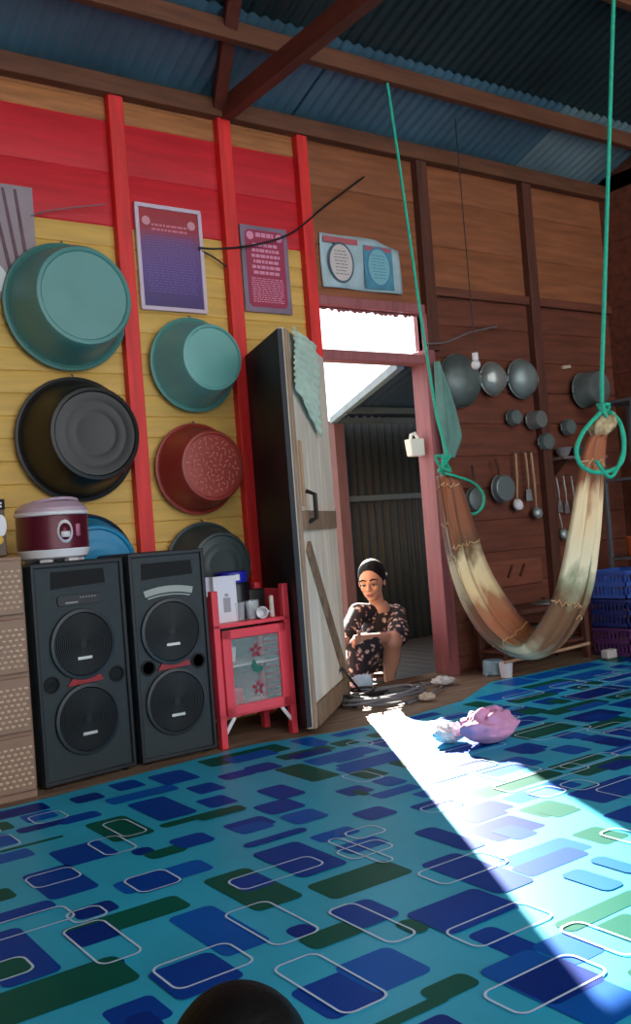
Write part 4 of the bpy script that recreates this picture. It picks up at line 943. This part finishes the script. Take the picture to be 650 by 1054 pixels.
def hand(b, w, d, side_, s=1.0, grip=.5, up=V((0, 0, 1))):
    # w wrist, d pointing dir, side_ = thumb side direction, curl toward -palm normal
    d = d.normalized(); sd = (side_-d*side_.dot(d)).normalized(); n = d.cross(sd).normalized()
    pl = .085*s; b.cap(w, w+d*.03*s, .021*s, .022*s, 12)
    for i in range(4):
        o = (i-1.5)*.019*s; b.cap(w+d*.02*s-sd*o*.6, w+d*pl-sd*o, .0125*s, .0115*s, 10)
    ln = (.068, .078, .073, .056)
    for i in range(4):
        o = (i-1.5)*.0205*s; p = w+d*pl-sd*o; dd = d.copy(); r_ = .0092*s
        for j in range(3):
            dd = (dd+n*(-(.25+grip*.6))).normalized(); q_ = p+dd*ln[i]*s*(.42, .32, .26)[j]; b.cap(p, q_, r_, r_*.92, 10); p = q_; r_ *= .92
    p = w+d*.025*s+sd*.022*s; dd = (d*.75+sd*.8-n*.25).normalized()
    for L_, r_ in ((.042, .0125), (.032, .0105), (.025, .0095)):
        q_ = p+dd*L_*s; b.cap(p, q_, r_*s, r_*s*.92, 10); p = q_; dd = (dd+d*.35-n*.2).normalized()
dressm = bpy.data.materials.new('floral_dress'); dressm.use_nodes = True; nt = dressm.node_tree; pb = nt.nodes['Principled BSDF']; pb.inputs['Roughness'].default_value = .75
tc = nt.nodes.new('ShaderNodeTexCoord'); vo = nt.nodes.new('ShaderNodeTexVoronoi'); vo.inputs['Scale'].default_value = 26; n_ = nt.nodes.new('ShaderNodeTexNoise'); n_.inputs['Scale'].default_value = 30
mm_ = nt.nodes.new('ShaderNodeMix'); mm_.data_type = 'RGBA'; mm_.blend_type = 'ADD'; mm_.inputs[0].default_value = .04; nt.links.new(tc.outputs['Object'], mm_.inputs[6]); nt.links.new(n_.outputs[1], mm_.inputs[7]); nt.links.new(tc.outputs['Object'], n_.inputs[0]); nt.links.new(mm_.outputs[2], vo.inputs['Vector'])
rp = nt.nodes.new('ShaderNodeValToRGB'); e = rp.color_ramp.elements; rp.color_ramp.interpolation = 'CONSTANT'; e[0].color = lin((.78, .72, .68))+(1,); e[1].position = .40; e[1].color = lin((.09, .08, .12))+(1,); q = e.new(.27); q.color = lin((.56, .40, .38))+(1,)
nt.links.new(vo.outputs['Distance'], rp.inputs[0]); nt.links.new(rp.outputs[0], pb.inputs['Base Color'])

# woman squatting outside the doorway
base = V((3.95, .42, -.1)); wt = thing('person', 'woman in a dark floral dress squatting just outside the doorway, arm on knee', 'person', base)
hc = P(383, 599, 1, .34); FD = V((-.80, -.60, 0)); R = frame(FD, .2, .03); hs = 1.12
nb = P(390, 629, 1, .40); ch = P(388, 655, 1, .43); pv = V((4.02, .58, .155)); shL = P(408, 632, 1, .36); shR = P(369, 631, 1, .40)
elL = P(411, 656, 1, .14); wrL = P(373, 657, 1, .06); knL = P(404, 660, 1, .12); anL = P(401, 698, 1, .20); knR = P(372, 668, 1, .10); anR = P(378, 704, 1, .2)
anL.z = max(anL.z, -.03); anR.z = -.03
elR = P(352, 664, 1, .22); wrR = P(349, 657, 1, .12)
b = B(); head(b, hc, R, hs); b.cap(hc+R@V((-.02, 0, -.05)), nb, .047, .052)
b.cap(nb, shL, .05, .05); b.cap(nb, shR, .05, .05); b.cap(nb, ch, .085, .11); b.cap(ch, pv, .115, .14)
b.cap(shL, elL, .050, .042); b.cap(elL, wrL, .040, .026); b.cap(shR, elR, .050, .040); b.cap(elR, wrR, .038, .026)
hand(b, wrL, V((-.9, -.2, -.05)), V((0, -.3, 1)), .9, .5); hand(b, wrR, V((-.5, -.8, -.1)), V((0, 0, 1)), .9, .5)
for kn, an in ((knL, anL), (knR, anR)):
    b.cap(pv+V((0, 0, 0)), kn, .10, .066); b.cap(kn, kn.lerp(an, .45)+V((.02, .02, 0)), .062, .058); b.cap(kn.lerp(an, .45)+V((.02, .02, 0)), an, .058, .034)
    ft = an+V((-.11, -.10, 0)); ft.z = -.072; he = an+V((.02, .02, 0)); he.z = -.07; b.cap(he, ft, .030, .028); b.cap(an, he, .034, .03)
    for j in range(5): p_ = ft+V((-.62*(j-2)*-.016, .78*(j-2)*-.016, -.006)); b.cap(p_, p_+V((-.022, -.02, -.004)), .0105-.001*abs(j), .009-.0008*j)
for v in b.bm.verts: v.co -= base
bake(b, 'body', [skin], wt, .006, 3)
facebits(wt, hc, R, hs, base)
b = B()
hq = lambda x, y, z: hc+R@(V((x, y, z))*hs)-base
b.ell(hq(-.028, 0, .040), V((.093, .083, .091))*hs, R.to_4x4(), 30); b.ell(hq(-.02, .066, .005), V((.035, .016, .05))*hs, R.to_4x4()); b.ell(hq(-.02, -.066, .005), V((.035, .016, .05))*hs, R.to_4x4()); b.ell(hq(-.118, 0, .0), V((.04, .045, .045))*hs, R.to_4x4(), 20)
b.cap(hq(.03, .0, .100), hq(.0, .066, .045), .016, .014); b.cap(hq(.03, .0, .100), hq(.0, -.066, .045), .016, .014)
bake(b, 'hair', [hair], wt, .005, 3)
b = B(); b.ell(hq(-.04, .083, .03), V((.012, .006, .012))); b.make('hair_clip', [silver], wt)
# dress
b = B()
mid = shL.lerp(shR, .5)
b.cap(nb+V((.0, .0, -.055)), ch, .098, .132); b.cap(ch, pv, .132, .165); b.cap(nb+V((.0, .0, -.012)), shL, .058, .068); b.cap(nb+V((0, .0, -.012)), shR, .058, .068)
b.cap(shL, shL.lerp(elL, .9), .070, .074); b.cap(shR, shR.lerp(elR, .75), .064, .058)
b.cap(pv, knL.lerp(pv, .12)+V((-.01, 0, -.0)), .13, .074); b.cap(pv, knR, .13, .085)
mk = knR.lerp(knL, .25); 
b.cap(knR, V((knR.x-.0, knR.y+.06, .05)), .088, .075); b.cap(mk, V((mk.x, mk.y+.12, .06)), .085, .075); b.cap(pv.lerp(mk, .6), V((mk.x+.02, mk.y+.16, .07)), .10, .09)
for v in b.bm.verts: v.co -= base
bake(b, 'dress', [dressm], wt, .007, 3)
# low stool under the woman
t = thing('low_stool', 'low wooden stool under the squatting woman', 'stool', (4.04, .62, -.1))
b = B(); b.box(-.13, .13, -.1, .1, .065, .083); b.make('seat', [stud], t, bevel=.004)
for x in (-.1, .1): b = B(); b.box(x-.012, x+.012, -.09, .09, 0, .065); b.make('leg', [stud], t, bevel=.002)

# small person near the camera, only the crown of the head shows
base = V((.545, -3.60, .004)); kt = thing('person', 'person with short black hair sitting on the mat close to the camera, seen from behind', 'person', base)
hc = V((.53, -3.59, .362)); FD = V((.55, .83, 0)); R = frame(FD, .1, 0); hs = 1.0
f_, l_ = FD.normalized(), V((0, 0, 1)).cross(FD).normalized()
b = B(); head(b, hc, R, hs); nb = hc-f_*.03-V((0, 0, .115)); pv = base-f_*.03+V((0, 0, .085)); ch = nb.lerp(pv, .45)
b.cap(hc-V((0, 0, .05)), nb, .04, .042); b.cap(nb, ch, .055, .085); b.cap(ch, pv, .085, .082)
for sd in (-1, 1):
    sh = nb+l_*sd*.085-V((0, 0, .025)); elb = sh+l_*sd*.03-V((0, 0, .11))+f_*.02; wr = elb+f_*.10-l_*sd*.02-V((0, 0, .02)); b.cap(nb, sh, .035, .036); b.cap(sh, elb, .034, .028); b.cap(elb, wr, .028, .019)
    hand(b, wr, f_, l_*-sd, .6, .4)
    hp = pv+l_*sd*.06; kn = hp+f_*.17+l_*sd*.07-V((0, 0, .02)); an = kn+f_*.15-l_*sd*.05-V((0, 0, .02)); b.cap(hp, kn, .06, .045); b.cap(kn, an, .043, .027); b.cap(an-V((0, 0, .01)), an+f_*.03+V((0, 0, .03)), .024, .02)
for v in b.bm.verts: v.co -= base
bake(b, 'body', [skin], kt, .006, 3)
facebits(kt, hc, R, hs, base)
b = B(); hq = lambda x, y, z: hc+R@(V((x, y, z))*hs)-base
b.ell(hq(-.026, 0, .030), V((.098, .086, .094))*hs, R.to_4x4(), 30); b.ell(hq(-.045, 0, -.01), V((.075, .078, .08)), R.to_4x4(), 24)
bake(b, 'hair', [hair], kt, .005, 2)
b = B(); b.cap(nb-V((0, 0, .05)), ch, .078, .098); b.cap(ch, pv-V((0, 0, -.005)), .098, .088)
for sd in (-1, 1): sh = nb+l_*sd*.08-V((0, 0, .028)); b.cap(nb-V((0, 0, .035)), sh, .042, .046); b.cap(sh, sh+l_*sd*.02-V((0, 0, .06))+f_*.01, .045, .042)
for v in b.bm.verts: v.co -= base
bake(b, 'shirt', [mat('navy_shirt', (.10, .13, .22), .8)], kt, .007, 3)
